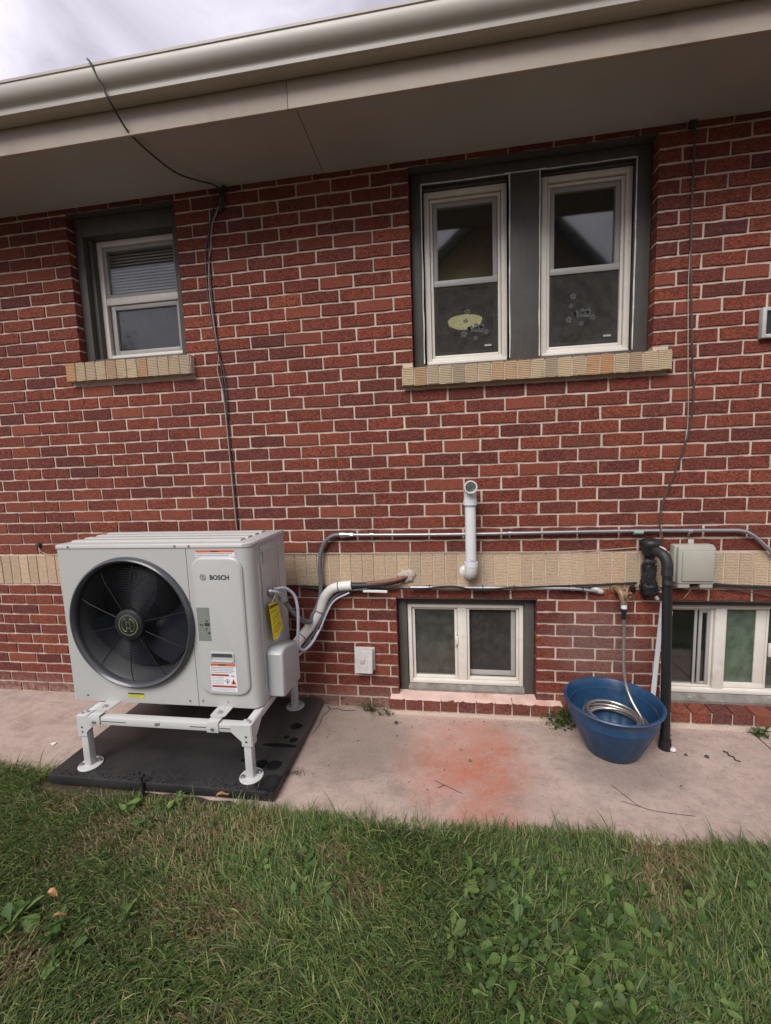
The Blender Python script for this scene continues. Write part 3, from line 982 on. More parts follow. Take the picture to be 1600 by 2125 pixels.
# basement window, middle: weathered casing, white slider
def slider(x0, x1, z0, z1, xm, name_mats):
    f_ = MB(); frame_ring(f_, x0, x1, z0, z1, 0.024, 0.072, 0.15)
    f_.box(xm - 0.028, xm + 0.028, 0.078, 0.14, z0 + 0.024, z1 - 0.024, 0.003)
    return f_
w = MB()
w.box(2.470, 2.522, 0.055, 0.20, 0.104, 0.715, 0.003)
w.box(3.230, 3.285, 0.055, 0.20, 0.085, 0.715, 0.003)
w.box(2.522, 3.230, 0.060, 0.20, 0.664, 0.715, 0.003)
bwin = w.build('window', M['casing'], house)
MB().prism([(0.045, 0.085), (0.20, 0.085), (0.20, 0.146), (0.075, 0.140), (0.045, 0.120)], 'x', 2.522, 3.230).build('sill_board', M['sill_wood'], bwin, 0)
slider(2.526, 3.226, 0.143, 0.662, 2.862, None).build('frame', M['vinyl'], bwin)
f2 = MB(); frame_ring(f2, 2.551, 2.833, 0.168, 0.637, 0.018, 0.092, 0.13)
f2.build('sash', M['vinyl'], bwin)
f2 = MB(); frame_ring(f2, 2.892, 3.201, 0.168, 0.637, 0.014, 0.088, 0.12)
f2.build('sash', M['vinyl'], bwin)
f2 = MB(); frame_ring(f2, 2.880, 3.186, 0.184, 0.622, 0.026, 0.121, 0.145, wb=0.034, wt=0.012)
f2.build('inner_sash', M['sash_grey'], bwin)
MB().box(2.567, 2.817, 0.106, 0.110, 0.184, 0.621).build('pane', M['hazy_glass'], bwin, 0)
MB().box(2.905, 3.160, 0.131, 0.135, 0.217, 0.611).build('pane', M['hazy_glass'], bwin, 0)
MB().box(2.907, 3.158, 0.1240, 0.1248, 0.219, 0.609).build('insect_screen', M['screen'], bwin, 0)
MB().box(2.815, 2.829, 0.078, 0.092, 0.385, 0.47, 0.004).box(2.820, 2.836, 0.070, 0.082, 0.40, 0.455, 0.004).build('latch', M['vinyl'], bwin)

# basement window, right
w = MB()
w.box(3.968, 3.984, 0.055, 0.20, 0.104, 0.715, 0.003)
w.box(5.25, 5.298, 0.055, 0.20, 0.104, 0.715, 0.003)
w.box(3.984, 5.25, 0.045, 0.20, 0.680, 0.715, 0.003)
rwin = w.build('window', M['casing'], house)
MB().prism([(0.03, 0.100), (0.20, 0.100), (0.20, 0.152), (0.075, 0.145), (0.03, 0.122)], 'x', 3.984, 5.25).build('sill_board', M['sill_wood'], rwin, 0)
slider(3.986, 5.248, 0.148, 0.678, 4.308, None).box(4.90, 4.95, 0.078, 0.14, 0.172, 0.654, 0.003).build('frame', M['vinyl'], rwin)
f2 = MB(); frame_ring(f2, 4.012, 4.278, 0.174, 0.652, 0.014, 0.092, 0.122)
f2.build('sash', M['vinyl'], rwin)
f2 = MB(); frame_ring(f2, 4.205, 4.264, 0.189, 0.637, 0.017, 0.094, 0.1055)
f2.box(4.182, 4.196, 0.096, 0.1055, 0.189, 0.637, 0.002)
f2.build('inner_sash', M['sash_grey'], rwin)
f2 = MB(); frame_ring(f2, 4.338, 4.565, 0.174, 0.652, 0.012, 0.096, 0.13, wb=0.03)
f2.box(4.500, 4.552, 0.098, 0.1075, 0.205, 0.64, 0.002)
f2.build('sash', M['vinyl'], rwin)
MB().box(4.026, 4.264, 0.106, 0.110, 0.188, 0.638).build('pane', M['glass'], rwin, 0)
MB().box(4.350, 4.553, 0.108, 0.112, 0.204, 0.640).build('pane', M['green_glass'], rwin, 0)
MB().box(4.566, 4.90, 0.108, 0.112, 0.174, 0.652).build('pane', M['hazy_glass'], rwin, 0)
MB().box(4.95, 5.222, 0.108, 0.112, 0.174, 0.652).build('pane', M['hazy_glass'], rwin, 0)
MB().box(4.566, 4.578, 0.084, 0.096, 0.37, 0.45, 0.003).build('latch', M['vinyl'], rwin)

for a, b, c, d in OPEN:
    MB().box(a + 0.002, b - 0.002, 0.004, 0.19, d - 0.0015, d + 0.0035).build('lintel', M['casing'], house, 0)

# rooms behind the panes
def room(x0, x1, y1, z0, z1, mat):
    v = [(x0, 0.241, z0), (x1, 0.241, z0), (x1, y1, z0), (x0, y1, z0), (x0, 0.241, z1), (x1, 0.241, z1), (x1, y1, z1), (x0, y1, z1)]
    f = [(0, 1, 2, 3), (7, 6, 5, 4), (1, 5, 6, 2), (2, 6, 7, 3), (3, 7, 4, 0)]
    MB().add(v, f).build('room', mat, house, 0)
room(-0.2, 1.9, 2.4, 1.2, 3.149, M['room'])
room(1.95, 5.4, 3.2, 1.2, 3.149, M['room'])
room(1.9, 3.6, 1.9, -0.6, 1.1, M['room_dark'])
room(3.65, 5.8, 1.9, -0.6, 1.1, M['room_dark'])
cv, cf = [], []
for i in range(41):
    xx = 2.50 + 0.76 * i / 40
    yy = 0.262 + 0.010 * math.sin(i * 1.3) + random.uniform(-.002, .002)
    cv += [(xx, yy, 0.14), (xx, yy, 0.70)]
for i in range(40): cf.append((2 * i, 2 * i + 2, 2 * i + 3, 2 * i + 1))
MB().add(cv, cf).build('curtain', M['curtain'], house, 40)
tag(MB().lathe([(0.001, 0.0), (0.10, 0.004), (0.15, 0.03), (0.16, 0.06), (0.001, 0.062)], (2.98, 1.75, 2.79), 'z', 32).build('ceiling_lamp', M['lamp'], smooth=60),
    'glowing oval ceiling lamp inside, seen through the left pane of the double window', 'lamp')

# ---- eaves: soffit boards, fascia, gutter, roof
sof = MB().box(X0 - 0.3, 2.138, -0.432, 0.10, 3.151, 3.166).build('soffit', M['soffit'], house, 0)
MB().box(2.142, X1 + 0.3, -0.432, 0.10, 3.150, 3.165).build('soffit', M['soffit'], house, 0)
MB().box(2.1375, 2.1425, -0.43, 0.0, 3.158, 3.164).build('soffit_seam', M['black'], house, 0)
MB().box(X0 - 0.3, 2.1055, -0.452, -0.434, 3.143, 3.40, 0.002).build('fascia_board', M['fascia'], house)
MB().box(2.1075, X1 + 0.3, -0.4525, -0.434, 3.143, 3.40, 0.002).build('fascia_board', M['fascia'], house)
prof = [(-0.4535, 3.400), (-0.4535, 3.262), (-0.458, 3.258), (-0.520, 3.256), (-0.526, 3.260), (-0.5275, 3.274), (-0.528, 3.282), (-0.532, 3.287),
        (-0.541, 3.294), (-0.551, 3.304), (-0.558, 3.316), (-0.5625, 3.330), (-0.564, 3.346), (-0.563, 3.358), (-0.567, 3.361), (-0.568, 3.371), (-0.562, 3.375), (-0.552, 3.374),
        (-0.552, 3.368), (-0.558, 3.366), (-0.558, 3.345), (-0.553, 3.318), (-0.540, 3.300), (-0.523, 3.288), (-0.520, 3.266), (-0.460, 3.266), (-0.458, 3.400)]
MB().prism(prof, 'x', X0 - 0.3, X1 + 0.3).build('gutter', M['gutter'], house, 40)
MB().add([(X0 - .3, -0.50, 3.392), (X1 + .3, -0.50, 3.392), (X1 + .3, 4.0, 5.2), (X0 - .3, 4.0, 5.2), (X0 - .3, -0.50, 3.402), (X1 + .3, -0.50, 3.402), (X1 + .3, 4.0, 5.21), (X0 - .3, 4.0, 5.21)],
         [(3, 2, 1, 0), (4, 5, 6, 7), (0, 1, 5, 4), (2, 3, 7, 6), (0, 4, 7, 3), (1, 2, 6, 5)]).build('roof', M['roof'], house, 0)

# ================================================================ HEAT PUMP, STAND, PAD
pad = MB().box(0.778, 1.972, -0.795, 0.0, 0.002, 0.050, 0.008).build('equipment_pad', M['pad'])
tag(pad, 'black plastic equipment pad with wet splashes, lying on the concrete under the stand', 'pad')

st = empty('heat_pump_stand', (1.37, -0.41, 0.05))
tag(st, 'white steel four-legged stand carrying the heat pump on the black pad', 'stand')
LX, LYF, LYB = (0.945, 1.822), -0.705, -0.102
def leg(x, y):
    l_ = MB()
    l_.box(x - 0.019, x + 0.019, y - 0.019, y + 0.019, 0.056, 0.285, 0.004)
    lo = l_.build('leg', M['stand'], st)
    MB().lathe([(0.001, 0), (0.056, 0), (0.057, 0.003), (0.055, 0.006), (0.03, 0.007), (0.001, 0.007)], (x, y, 0.0505), 'z', 28).build('foot_plate', M['stand'], lo)
    b_ = MB()
    for a in (0.6, 3.6):
        b_.lathe([(0.001, 0.012), (0.007, 0.011), (0.008, 0.003), (0.012, 0.002), (0.012, 0.0)], (x + math.cos(a) * 0.040, y + math.sin(a) * 0.040, 0.057), 'z', 10)
    b_.build('anchor_bolt', M['steel'], lo)
for x in LX:
    for y in (LYF, LYB): leg(x, y)
for y in (LYF, LYB):
    MB().box(0.925, 1.842, y - 0.021, y + 0.021, 0.286, 0.3255, 0.004).build('beam', M['stand'], st)
for x in LX:
    MB().box(x - 0.020, x + 0.020, LYF + 0.022, LYB - 0.022, 0.285, 0.325, 0.004).build('side_rail', M['stand'], st)
# corner sleeves with diagonal gussets
for x, s in ((0.945, 1), (1.822, -1)):
    for y, t in ((LYF, -1), (LYB, 1)):
        yo = y + t * 0.0225
        xa = x - s * 0.0255
        c_ = MB()
        c_.prism([(xa, 0.222), (x + s * 0.0235, 0.222), (x + s * 0.0235, 0.245), (x + s * 0.075, 0.292), (x + s * 0.075, 0.326), (xa, 0.326)], 'y', yo - 0.0025, yo + 0.0025)
        c_.box(min(xa, xa - s * 0.004), max(xa, xa - s * 0.004), y - 0.022, y + 0.022, 0.222, 0.326)
        c_.prism([(y + t * 0.02, 0.222), (y - t * 0.022, 0.222), (y - t * 0.022, 0.245), (y - t * 0.085, 0.295), (y - t * 0.085, 0.326), (y + t * 0.02, 0.326)], 'x', xa - 0.003 if s > 0 else xa, xa if s > 0 else xa + 0.003)
        c_.box(x - 0.0285, x + 0.0285, y - 0.026, y + 0.026, 0.3258, 0.3292, 0.001)
        c_.build('corner_sleeve', M['stand'], st, 25)
        if t < 0:
            h_ = MB()
            for zz in (0.240, 0.265):
                h_.box(x - 0.005, x + 0.005, yo - 0.0030, yo - 0.0026, zz, zz + 0.010)
            h_.build('punched_slot', M['shroud'], st, 0)
            b_ = MB()
            for q in ((x - s * 0.012, y), (x + s * 0.006, y + 0.014)):
                b_.lathe([(0.001, 0.008), (0.006, 0.007), (0.007, 0)], (q[0], q[1], 0.3292), 'z', 8)
            b_.build('bolt', M['steel'], st)
# cross rails with saddle clips over the front beam
for x in (1.020, 1.655):
    MB().box(x - 0.021, x + 0.021, -0.722, -0.10, 0.3262, 0.3340, 0.001).build('cross_rail', M['stand'], st)
    c_ = MB().box(x - 0.030, x + 0.030, -0.732, -0.7275, 0.284, 0.3345, 0.001).box(x - 0.030, x + 0.030, -0.7275, -0.69, 0.3342, 0.3362, 0.0008)
    c_.build('saddle_clip', M['stand'], st)
    MB().lathe([(0.001, -0.009), (0.007, -0.008), (0.008, 0.0)], (x, -0.732, 0.305), 'y', 10).build('bolt', M['steel'], st)
sl = MB()
for a, b in ((1.055, 1.19), (1.535, 1.62), (1.690, 1.75)): sl.box(a, b, -0.7266, -0.7262, 0.3035, 0.3075)
sl.build('adjustment_slot', M['shroud'], st, 0)
text_mb('qsi', 0.026, 1.345, -0.7268, 0.3005, bold=0.0004, shear=0.35).build('logo', M['ink'], st, 0)

hp = empty('heat_pump', (1.32, -0.40, 0.335))
tag(hp, 'pale grey outdoor heat pump with big round black fan, standing against the brick wall', 'heat pump')
AX0, AX1, AYF, AYB, AZ0, AZ1 = 0.790, 1.845, -0.600, -0.190, 0.3345, 1.157
FX, FZ, FR = 1.178, 0.768, 0.322
# front panel with the round fan opening
N = 72
angs = sorted(set([2 * math.pi * k / N for k in range(N)] + [math.atan2(zz - FZ, xx - FX) % (2 * math.pi) for xx in (AX0, 1.508) for zz in (AZ0, AZ1)]))
v, f = [], []
for a in angs:
    ca, sa = math.cos(a), math.sin(a)
    tx = ((1.508 - FX) / ca) if ca > 1e-6 else ((AX0 - FX) / ca if ca < -1e-6 else 1e9)
    tz = ((AZ1 - FZ) / sa) if sa > 1e-6 else ((AZ0 - FZ) / sa if sa < -1e-6 else 1e9)
    t_ = min(tx, tz)
    v += [(FX + FR * ca, AYF, FZ + FR * sa), (FX + t_ * ca, AYF, FZ + t_ * sa), (FX + FR * ca, AYF + 0.016, FZ + FR * sa)]
n = len(angs)
for i in range(n):
    j = (i + 1) % n
    f += [(3 * i, 3 * i + 1, 3 * j + 1, 3 * j), (3 * i, 3 * j, 3 * j + 2, 3 * i + 2)]
MB().add(v, f).build('front_panel', M['cabinet'], hp, 30)
# casing: right front with rounded corner, right side, back, left side, floor
CR = 0.052
arc = [(AX1 - CR + CR * math.sin(a), AYF + CR - CR * math.cos(a)) for a in [R(q) for q in range(0, 91, 10)]]
outline = [(1.5105, AYF)] + arc + [(AX1, AYB + 0.012), (AX1 - 0.012, AYB), (AX0, AYB), (AX0, AYF + 0.002)]
v, f = [], []
for (x, y) in outline: v += [(x, y, AZ0), (x, y, AZ1)]
for i in range(len(outline) - 1): f.append((2 * i, 2 * i + 2, 2 * i + 3, 2 * i + 1))
cas = MB().add(v, f)
cas.add([(x, y, AZ0 + 0.001) for x, y in outline], [tuple(range(len(outline)))])
casing = cas.build('casing', M['cabinet'], hp, 30)
lidp = [(AX0 - 0.004, AYF - 0.004)] + [(AX1 - CR + (CR + 0.004) * math.sin(a), AYF + CR - (CR + 0.004) * math.cos(a)) for a in [R(q) for q in range(0, 91, 10)]] + [(AX1 + 0.004, AYB + 0.008), (AX1 - 0.008, AYB - 0.004), (AX0 - 0.004, AYB - 0.004)]
def inset(pts, d):
    c = Vector((sum(p[0] for p in pts) / len(pts), sum(p[1] for p in pts) / len(pts)))
    return [((p[0] - d) if p[0] > c.x else (p[0] + d), (p[1] - d) if p[1] > c.y else (p[1] + d)) for p in pts]
v, f = [], []
rings = [(0, AZ1 + 0.002), (0, 1.174), (0.003, 1.178), (0.010, 1.180)]
for d, z in rings: v += [(x, y, z) for x, y in inset(lidp, d)]
n = len(lidp)
for r_ in range(len(rings) - 1):
    for i in range(n): f.append((r_ * n + i, r_ * n + (i + 1) % n, (r_ + 1) * n + (i + 1) % n, (r_ + 1) * n + i))
f.append(tuple((len(rings) - 1) * n + i for i in range(n)))
f.append(tuple(range(n))[::-1])
lid = MB().add(v, f).build('lid', M['lid'], hp, 40)
for i, y in enumerate((-0.515, -0.435, -0.355, -0.275)):
    x0 = AX0 + 0.05 + 0.015 * i
    MB().prism([(y - 0.028, 1.1802), (y + 0.028, 1.1802), (y + 0.020, 1.1885), (y - 0.020, 1.1885)], 'x', AX0 + 0.03, AX1 - 0.075).build('lid_rib', M['lid'], lid, 60)
sc = MB()
for x in (0.859, 1.455, 1.530): sc.lathe([(0.001, -0.003), (0.005, -0.003), (0.006, 0.0)], (x, AYF - 0.0042, 1.1675), 'y', 10)
for x, z in ((0.871, 0.366), (1.461, 0.361), (1.533, 0.365), (1.668, 0.364)): sc.lathe([(0.001, -0.003), (0.005, -0.003), (0.006, 0.0)], (x, AYF - 0.0005, z), 'y', 10)
for y, z in ((-0.56, 1.168), (-0.53, 1.168), (-0.215, 1.168), (-0.487, 1.128), (-0.325, 1.128)): sc.lathe([(0.001, 0.003), (0.005, 0.003), (0.006, 0.0)], (AX1 + 0.0045, y, z), 'x', 10)
sc.build('screw', M['steel'], hp)
# fan: bezel ring, guard, hub, shroud, blades
MB().lathe([(0.318, 0.010), (0.316, -0.008), (0.322, -0.022), (0.332, -0.029), (0.341, -0.024), (0.346, -0.010), (0.347, -0.0008), (0.330, -0.0006), (0.318, 0.010)], (FX, AYF, FZ), 'y', 96).build('fan_ring', M['ring'], hp, 50)
gd = MB()
for i in range(27):
    r_ = 0.092 + (0.312 - 0.092) * i / 26
    yb = AYF - 0.012 + 0.016 * (i / 26) ** 3
    gd.tube([(FX + r_ * math.cos(2 * math.pi * k / 64), yb, FZ + r_ * math.sin(2 * math.pi * k / 64)) for k in range(64)], 0.0010, 4, closed=True)
guard = gd.build('fan_guard', M['wire_black'], hp, 60)
for k in range(10):
    a = R(12 + 36 * k)
    MB().tube([(FX + 0.07 * math.cos(a), AYF - 0.0135, FZ + 0.07 * math.sin(a)), (FX + 0.25 * math.cos(a), AYF - 0.0105, FZ + 0.25 * math.sin(a)), (FX + 0.316 * math.cos(a), AYF + 0.005, FZ + 0.316 * math.sin(a))], 0.0021, 5).build('guard_spoke', M['wire_black'], guard)
hub = MB().lathe([(0.001, -0.030), (0.070, -0.030), (0.078, -0.026), (0.081, -0.018), (0.082, -0.004), (0.001, -0.004)], (FX, AYF, FZ), 'y', 48).build('guard_hub', M['black'], guard, 40)
lg = MB()
def flat(pts, y): return [(FX + a, y, FZ + b) for a, b in pts]
def ring_flat(mb, cx, cz, r0, r1, y, n=48):
    v = []
    for k in range(n):
        a = 2 * math.pi * k / n
        v += [(cx + r0 * math.cos(a), y, cz + r0 * math.sin(a)), (cx + r1 * math.cos(a), y, cz + r1 * math.sin(a))]
    mb.add(v, [(2 * k, 2 * k + 1, (2 * k + 3) % (2 * n), (2 * k + 2) % (2 * n)) for k in range(n)])
def armature(mb, cx, cz, r, y, lw):
    """ring with the double-arc anchor mark inside"""
    ring_flat(mb, cx, cz, r - lw, r, y)
    for s in (-1, 1):
        arcp = [(s * (0.20 + 0.46 * math.cos(t)) * r, 0.62 * r * math.sin(t)) for t in np.linspace(-math.pi / 2, math.pi / 2, 15)]
        inner = [(s * 0.20 * r, 0.62 * r), (s * 0.20 * r, -0.62 * r)]
        pts = arcp + inner
        pl = [(cx + a, y, cz + b) for a, b in pts] + [(cx + a, y, cz + b) for a, b in pts[:1]]
        mb.tube(pl, lw * 0.45, 4)
    for zz in (0.28, -0.28):
        mb.box(cx - 0.20 * r, cx + 0.20 * r, y - 0.0003, y + 0.0003, cz + zz * r - lw * 0.45, cz + zz * r + lw * 0.45)
armature(lg, FX, FZ, 0.054, AYF - 0.0308, 0.0052)
lg.build('hub_emblem', M['logo'], guard, 0)
MB().lathe([(0.318, 0.010), (0.300, 0.035), (0.296, 0.14), (0.310, 0.17)], (FX, AYF, FZ), 'y', 72).build('fan_shroud', M['shroud'], hp, 60)
MB().box(AX0 + 0.01, 1.50, AYF + 0.22, AYF + 0.24, AZ0 + 0.01, AZ1 - 0.01).build('coil', M['coil'], hp, 0)
fan = MB().lathe([(0.001, 0.03), (0.055, 0.032), (0.062, 0.05), (0.062, 0.14), (0.001, 0.15)], (FX, AYF, FZ), 'y', 32).build('fan_motor_hub', M['black_gloss'], hp, 50)
for k in range(3):
    v, f = [], []
    nr, na = 8, 12
    for i in range(nr):
        r_ = 0.058 + (0.284 - 0.058) * i / (nr - 1)
        for j in range(na):
            t_ = j / (na - 1)
            a = R(40 + 120 * k) + R(92) * t_ * (0.80 + 0.20 * i / (nr - 1)) + R(26) * (i / (nr - 1)) ** 1.5
            y = AYF + 0.045 + 0.075 * t_ + 0.012 * math.sin(t_ * 3.1) * (i / nr)
            v.append((FX + r_ * math.cos(a), y, FZ + r_ * math.sin(a)))
    for i in range(nr - 1):
        for j in range(na - 1):
            f.append((i * na + j, i * na + j + 1, (i + 1) * na + j + 1, (i + 1) * na + j))
    MB().add(v, f).build('fan_blade', M['blade'], fan, 60)
# service panel: raised rounded rectangle
def rrect(x0, x1, z0, z1, r, n=6):
    out = []
    for cx, cz, a0 in ((x1 - r, z1 - r, 0), (x0 + r, z1 - r, 90), (x0 + r, z0 + r, 180), (x1 - r, z0 + r, 270)):
        for k in range(n + 1):
            a = R(a0 + 90 * k / n)
            out.append((cx + r * math.cos(a), cz + r * math.sin(a)))
    return out
v, f = [], []
oo = [(rrect(1.536, 1.800, 0.405, 1.112, 0.060), AYF + 0.001), (rrect(1.5365, 1.7995, 0.4055, 1.1115, 0.060), AYF - 0.007), (rrect(1.5415, 1.7945, 0.4105, 1.1065, 0.056), AYF - 0.012), (rrect(1.548, 1.788, 0.417, 1.100, 0.050), AYF - 0.0135)]
n = len(oo[0][0])
for pts, y in oo: v += [(x, y, z) for x, z in pts]
for r_ in range(3):
    for i in range(n): f.append((r_ * n + i, r_ * n + (i + 1) % n, (r_ + 1) * n + (i + 1) % n, (r_ + 1) * n + i))
f.append(tuple(3 * n + i for i in range(n)))
panel = MB().add(v, f).build('service_panel', M['cabinet'], hp, 40)
PY = AYF - 0.0135
text_mb('BOSCH', 0.0315, 1.632, PY - 0.0006, 1.0025, bold=0.0011).build('lettering', M['ink'], panel, 0)
e_ = MB(); armature(e_, 1.598, 1.0135, 0.0165, PY - 0.0010, 0.0016); e_.build('emblem', M['ink'], panel, 0)
# recessed grip
v, f = [], []
gg = [(rrect(1.602, 1.730, 0.580, 0.634, 0.013, 4), PY + 0.0006), (rrect(1.6035, 1.7285, 0.5815, 0.6325, 0.012, 4), PY - 0.005), (rrect(1.6095, 1.7225, 0.5875, 0.6265, 0.009, 4), PY - 0.005), (rrect(1.612, 1.720, 0.590, 0.6245, 0.008, 4), PY - 0.0004)]
n = len(gg[0][0])
for pts, y in gg: v += [(x, y, z) for x, z in pts]
for r_ in range(3):
    for i in range(n): f.append((r_ * n + i, r_ * n + (i + 1) % n, (r_ + 1) * n + (i + 1) % n, (r_ + 1) * n + i))
grip = MB().add(v, f).build('grip', M['cabinet'], panel, 40)
MB().add([(1.612, PY - 0.0007, 0.590), (1.720, PY - 0.0007, 0.590), (1.720, PY - 0.0007, 0.606), (1.612, PY - 0.0007, 0.606)], [(0, 1, 2, 3)]).build('grip_floor', M['cabinet'], grip, 0)
MB().add([(1.612, PY - 0.0007, 0.6065), (1.720, PY - 0.0007, 0.6065), (1.720, PY - 0.0007, 0.6245), (1.612, PY - 0.0007, 0.6245)], [(0, 1, 2, 3)]).build('grip_shade', M['shroud'], grip, 0)  # flat dark strip: shade of the grip hollow put into colour
def sheet(x0, x1, z0, z1, y): return MB().add([(x0, y, z0), (x1, y, z0), (x1, y, z1), (x0, y, z1)], [(0, 1, 2, 3)])
def print_lines(x0, x1, z0, z1, rows, y, seed, hgt=0.45):
    r = random.Random(seed); mb = MB(); dz = (z1 - z0) / rows
    for k in range(rows):
        x = x0; zc = z1 - (k + 0.5) * dz
        xe = x1 - r.uniform(0, 0.15) * (x1 - x0)
        while x < xe:
            wd = r.uniform(0.003, 0.010)
            mb.add([(x, y, zc - dz * hgt / 2), (min(x + wd, xe), y, zc - dz * hgt / 2), (min(x + wd, xe), y, zc + dz * hgt / 2), (x, y, zc + dz * hgt / 2)], [(0, 1, 2, 3)])
            x += wd + r.uniform(0.0012, 0.002)
    return mb
# warning label at the top of the right front
lb = sheet(1.559, 1.766, 1.113, 1.147, AYF - 0.0010).build('warning_label', M['label_white'], hp, 0)
sheet(1.561, 1.764, 1.1345, 1.1462, AYF - 0.0014).build('label_band', M['label_orange'], lb, 0)
text_mb('WARNING', 0.0085, 1.64, AYF - 0.0019, 1.1375, bold=0.0002).build('lettering', M['ink'], lb, 0)
print_lines(1.563, 1.760, 1.115, 1.133, 2, AYF - 0.0016, 3).build('fine_print', M['ink_grey'], lb, 0)
# lower warning label on the service panel
lb = sheet(1.596, 1.734, 0.427, 0.575, PY - 0.0010).build('warning_label', M['label_white'], panel, 0)
sheet(1.598, 1.732, 0.561, 0.574, PY - 0.0014).build('label_band', M['label_orange'], lb, 0)
sheet(1.598, 1.694, 0.508, 0.519, PY - 0.0014).build('label_band', M['label_red'], lb, 0)
sheet(1.600, 1.730, 0.449, 0.460, PY - 0.0014).build('label_band', M['label_red'], lb, 0)
text_mb('WARNING', 0.0085, 1.640, PY - 0.0019, 0.5645, bold=0.0002).build('lettering', M['ink'], lb, 0)
text_mb('A2L', 0.0135, 1.702, PY - 0.0016, 0.5065, bold=0.0002).build('lettering', M['ink_grey'], lb, 0)
print_lines(1.600, 1.728, 0.523, 0.559, 4, PY - 0.0016, 8).build('fine_print', M['ink_grey'], lb, 0)
print_lines(1.600, 1.672, 0.464, 0.505, 5, PY - 0.0016, 9, 0.3).build('fine_print', M['ink_grey'], lb, 0)
print_lines(1.602, 1.728, 0.430, 0.447, 3, PY - 0.0016, 10, 0.3).build('fine_print', M['ink_grey'], lb, 0)
MB().add([(1.684, PY - 0.0016, 0.468), (1.698, PY - 0.0016, 0.483), (1.684, PY - 0.0016, 0.498), (1.670, PY - 0.0016, 0.483)], [(0, 1, 2, 3)]).build('hazard_diamond', M['label_red'], lb, 0)
MB().add([(1.684, PY - 0.0019, 0.4715), (1.695, PY - 0.0019, 0.483), (1.684, PY - 0.0019, 0.4945), (1.673, PY - 0.0019, 0.483)], [(0, 1, 2, 3)]).build('diamond_inside', M['label_white'], lb, 0)
MB().add([(1.701, PY - 0.0016, 0.467), (1.731, PY - 0.0016, 0.467), (1.716, PY - 0.0016, 0.496)], [(0, 1, 2)]).build('hazard_triangle', M['label_orange'], lb, 0)
fl = MB().add([(1.712, PY - 0.0019, 0.470), (1.720, PY - 0.0019, 0.470), (1.7205, PY - 0.0019, 0.478), (1.716, PY - 0.0019, 0.488), (1.7115, PY - 0.0019, 0.478)], [(0, 1, 2, 3, 4)])
fl.add([(1.681, PY - 0.0022, 0.476), (1.687, PY - 0.0022, 0.476), (1.688, PY - 0.0022, 0.483), (1.684, PY - 0.0022, 0.490), (1.680, PY - 0.0022, 0.483)], [(0, 1, 2, 3, 4)])
fl.build('flame_symbol', M['ink'], lb, 0)
# rating plate
lb = sheet(1.5485, 1.6155, 0.690, 0.861, PY - 0.0010).build('rating_plate', M['label_green'], panel, 0)
print_lines(1.551, 1.612, 0.800, 0.857, 9, PY - 0.0014, 21, 0.3).build('fine_print', M['ink_grey'], lb, 0)
pl = MB().box(1.586, 1.613, PY - 0.0016, PY - 0.0012, 0.767, 0.782).box(1.560, 1.566, PY - 0.0016, PY - 0.0012, 0.768, 0.778).box(1.569, 1.578, PY - 0.0016, PY - 0.0012, 0.768, 0.774)
pl.add([(1.592, PY - 0.0015, 0.787), (1.606, PY - 0.0015, 0.787), (1.599, PY - 0.0015, 0.800)], [(0, 1, 2)])
ring_flat(pl, 1.594, 0.751, 0.002, 0.006, PY - 0.0015, 16)
pl.box(1.600, 1.613, PY - 0.0016, PY - 0.0012, 0.727, 0.735)
pl.build('plate_symbols', M['ink'], lb, 0)
print_lines(1.551, 1.595, 0.724, 0.742, 3, PY - 0.0014, 22, 0.3).build('fine_print', M['ink_grey'], lb, 0)
# yellow sticker under the fan
lb = sheet(1.110, 1.202, 0.361, 0.390, AYF - 0.0010).build('caution_sticker', M['yellow_dim'], hp, 0)
sheet(1.111, 1.201, 0.381, 0.389, AYF - 0.0014).build('sticker_band', M['ink'], lb, 0)
print_lines(1.114, 1.180, 0.364, 0.379, 3, AYF - 0.0014, 31, 0.3).build('fine_print', M['ink_grey'], lb, 0)
# right side: maintenance plate with hand grip, pressed ribs, louvres
SX = AX1
plate = MB().box(SX + 0.0003, SX + 0.004, -0.500, -0.312, 0.823, 1.142, 0.0015).build('wiring_plate', M['cabinet'], hp)
g_ = MB()
g_.prism([(-0.485, 1.108), (-0.327, 1.108), (-0.327, 1.112), (-0.485, 1.112)], 'x', SX + 0.004, SX + 0.010)
g_.add([(SX + 0.010, -0.485, 1.108), (SX + 0.010, -0.327, 1.108), (SX + 0.0045, -0.335, 1.045), (SX + 0.0045, -0.478, 1.045)], [(0, 1, 2, 3)])
g_.build('hand_grip', M['cabinet'], plate, 0)
MB().add([(SX + 0.0046, -0.478, 1.062), (SX + 0.0046, -0.336, 1.062), (SX + 0.0046, -0.345, 1.104), (SX + 0.0046, -0.470, 1.104)], [(0, 1, 2, 3)]).build('grip_pocket_shade', M['shroud'], plate, 0)  # flat sheet, coloured dark to stand for shade in the pocket
MB().box(SX - 0.001, SX + 0.005, -0.535, -0.522, 0.42, 1.06, 0.0025).build('pressed_rib', M['cabinet'], hp)
MB().box(SX - 0.001, SX + 0.005, -0.275, -0.262, 0.42, 1.10, 0.0025).build('pressed_rib', M['cabinet'], hp)
lv = MB()
for k in range(12): lv.box(SX + 0.0002, SX + 0.004, -0.245, -0.215, 0.385 + 0.013 * k, 0.391 + 0.013 * k)
lv.build('louvre', M['cabinet'], hp, 0)
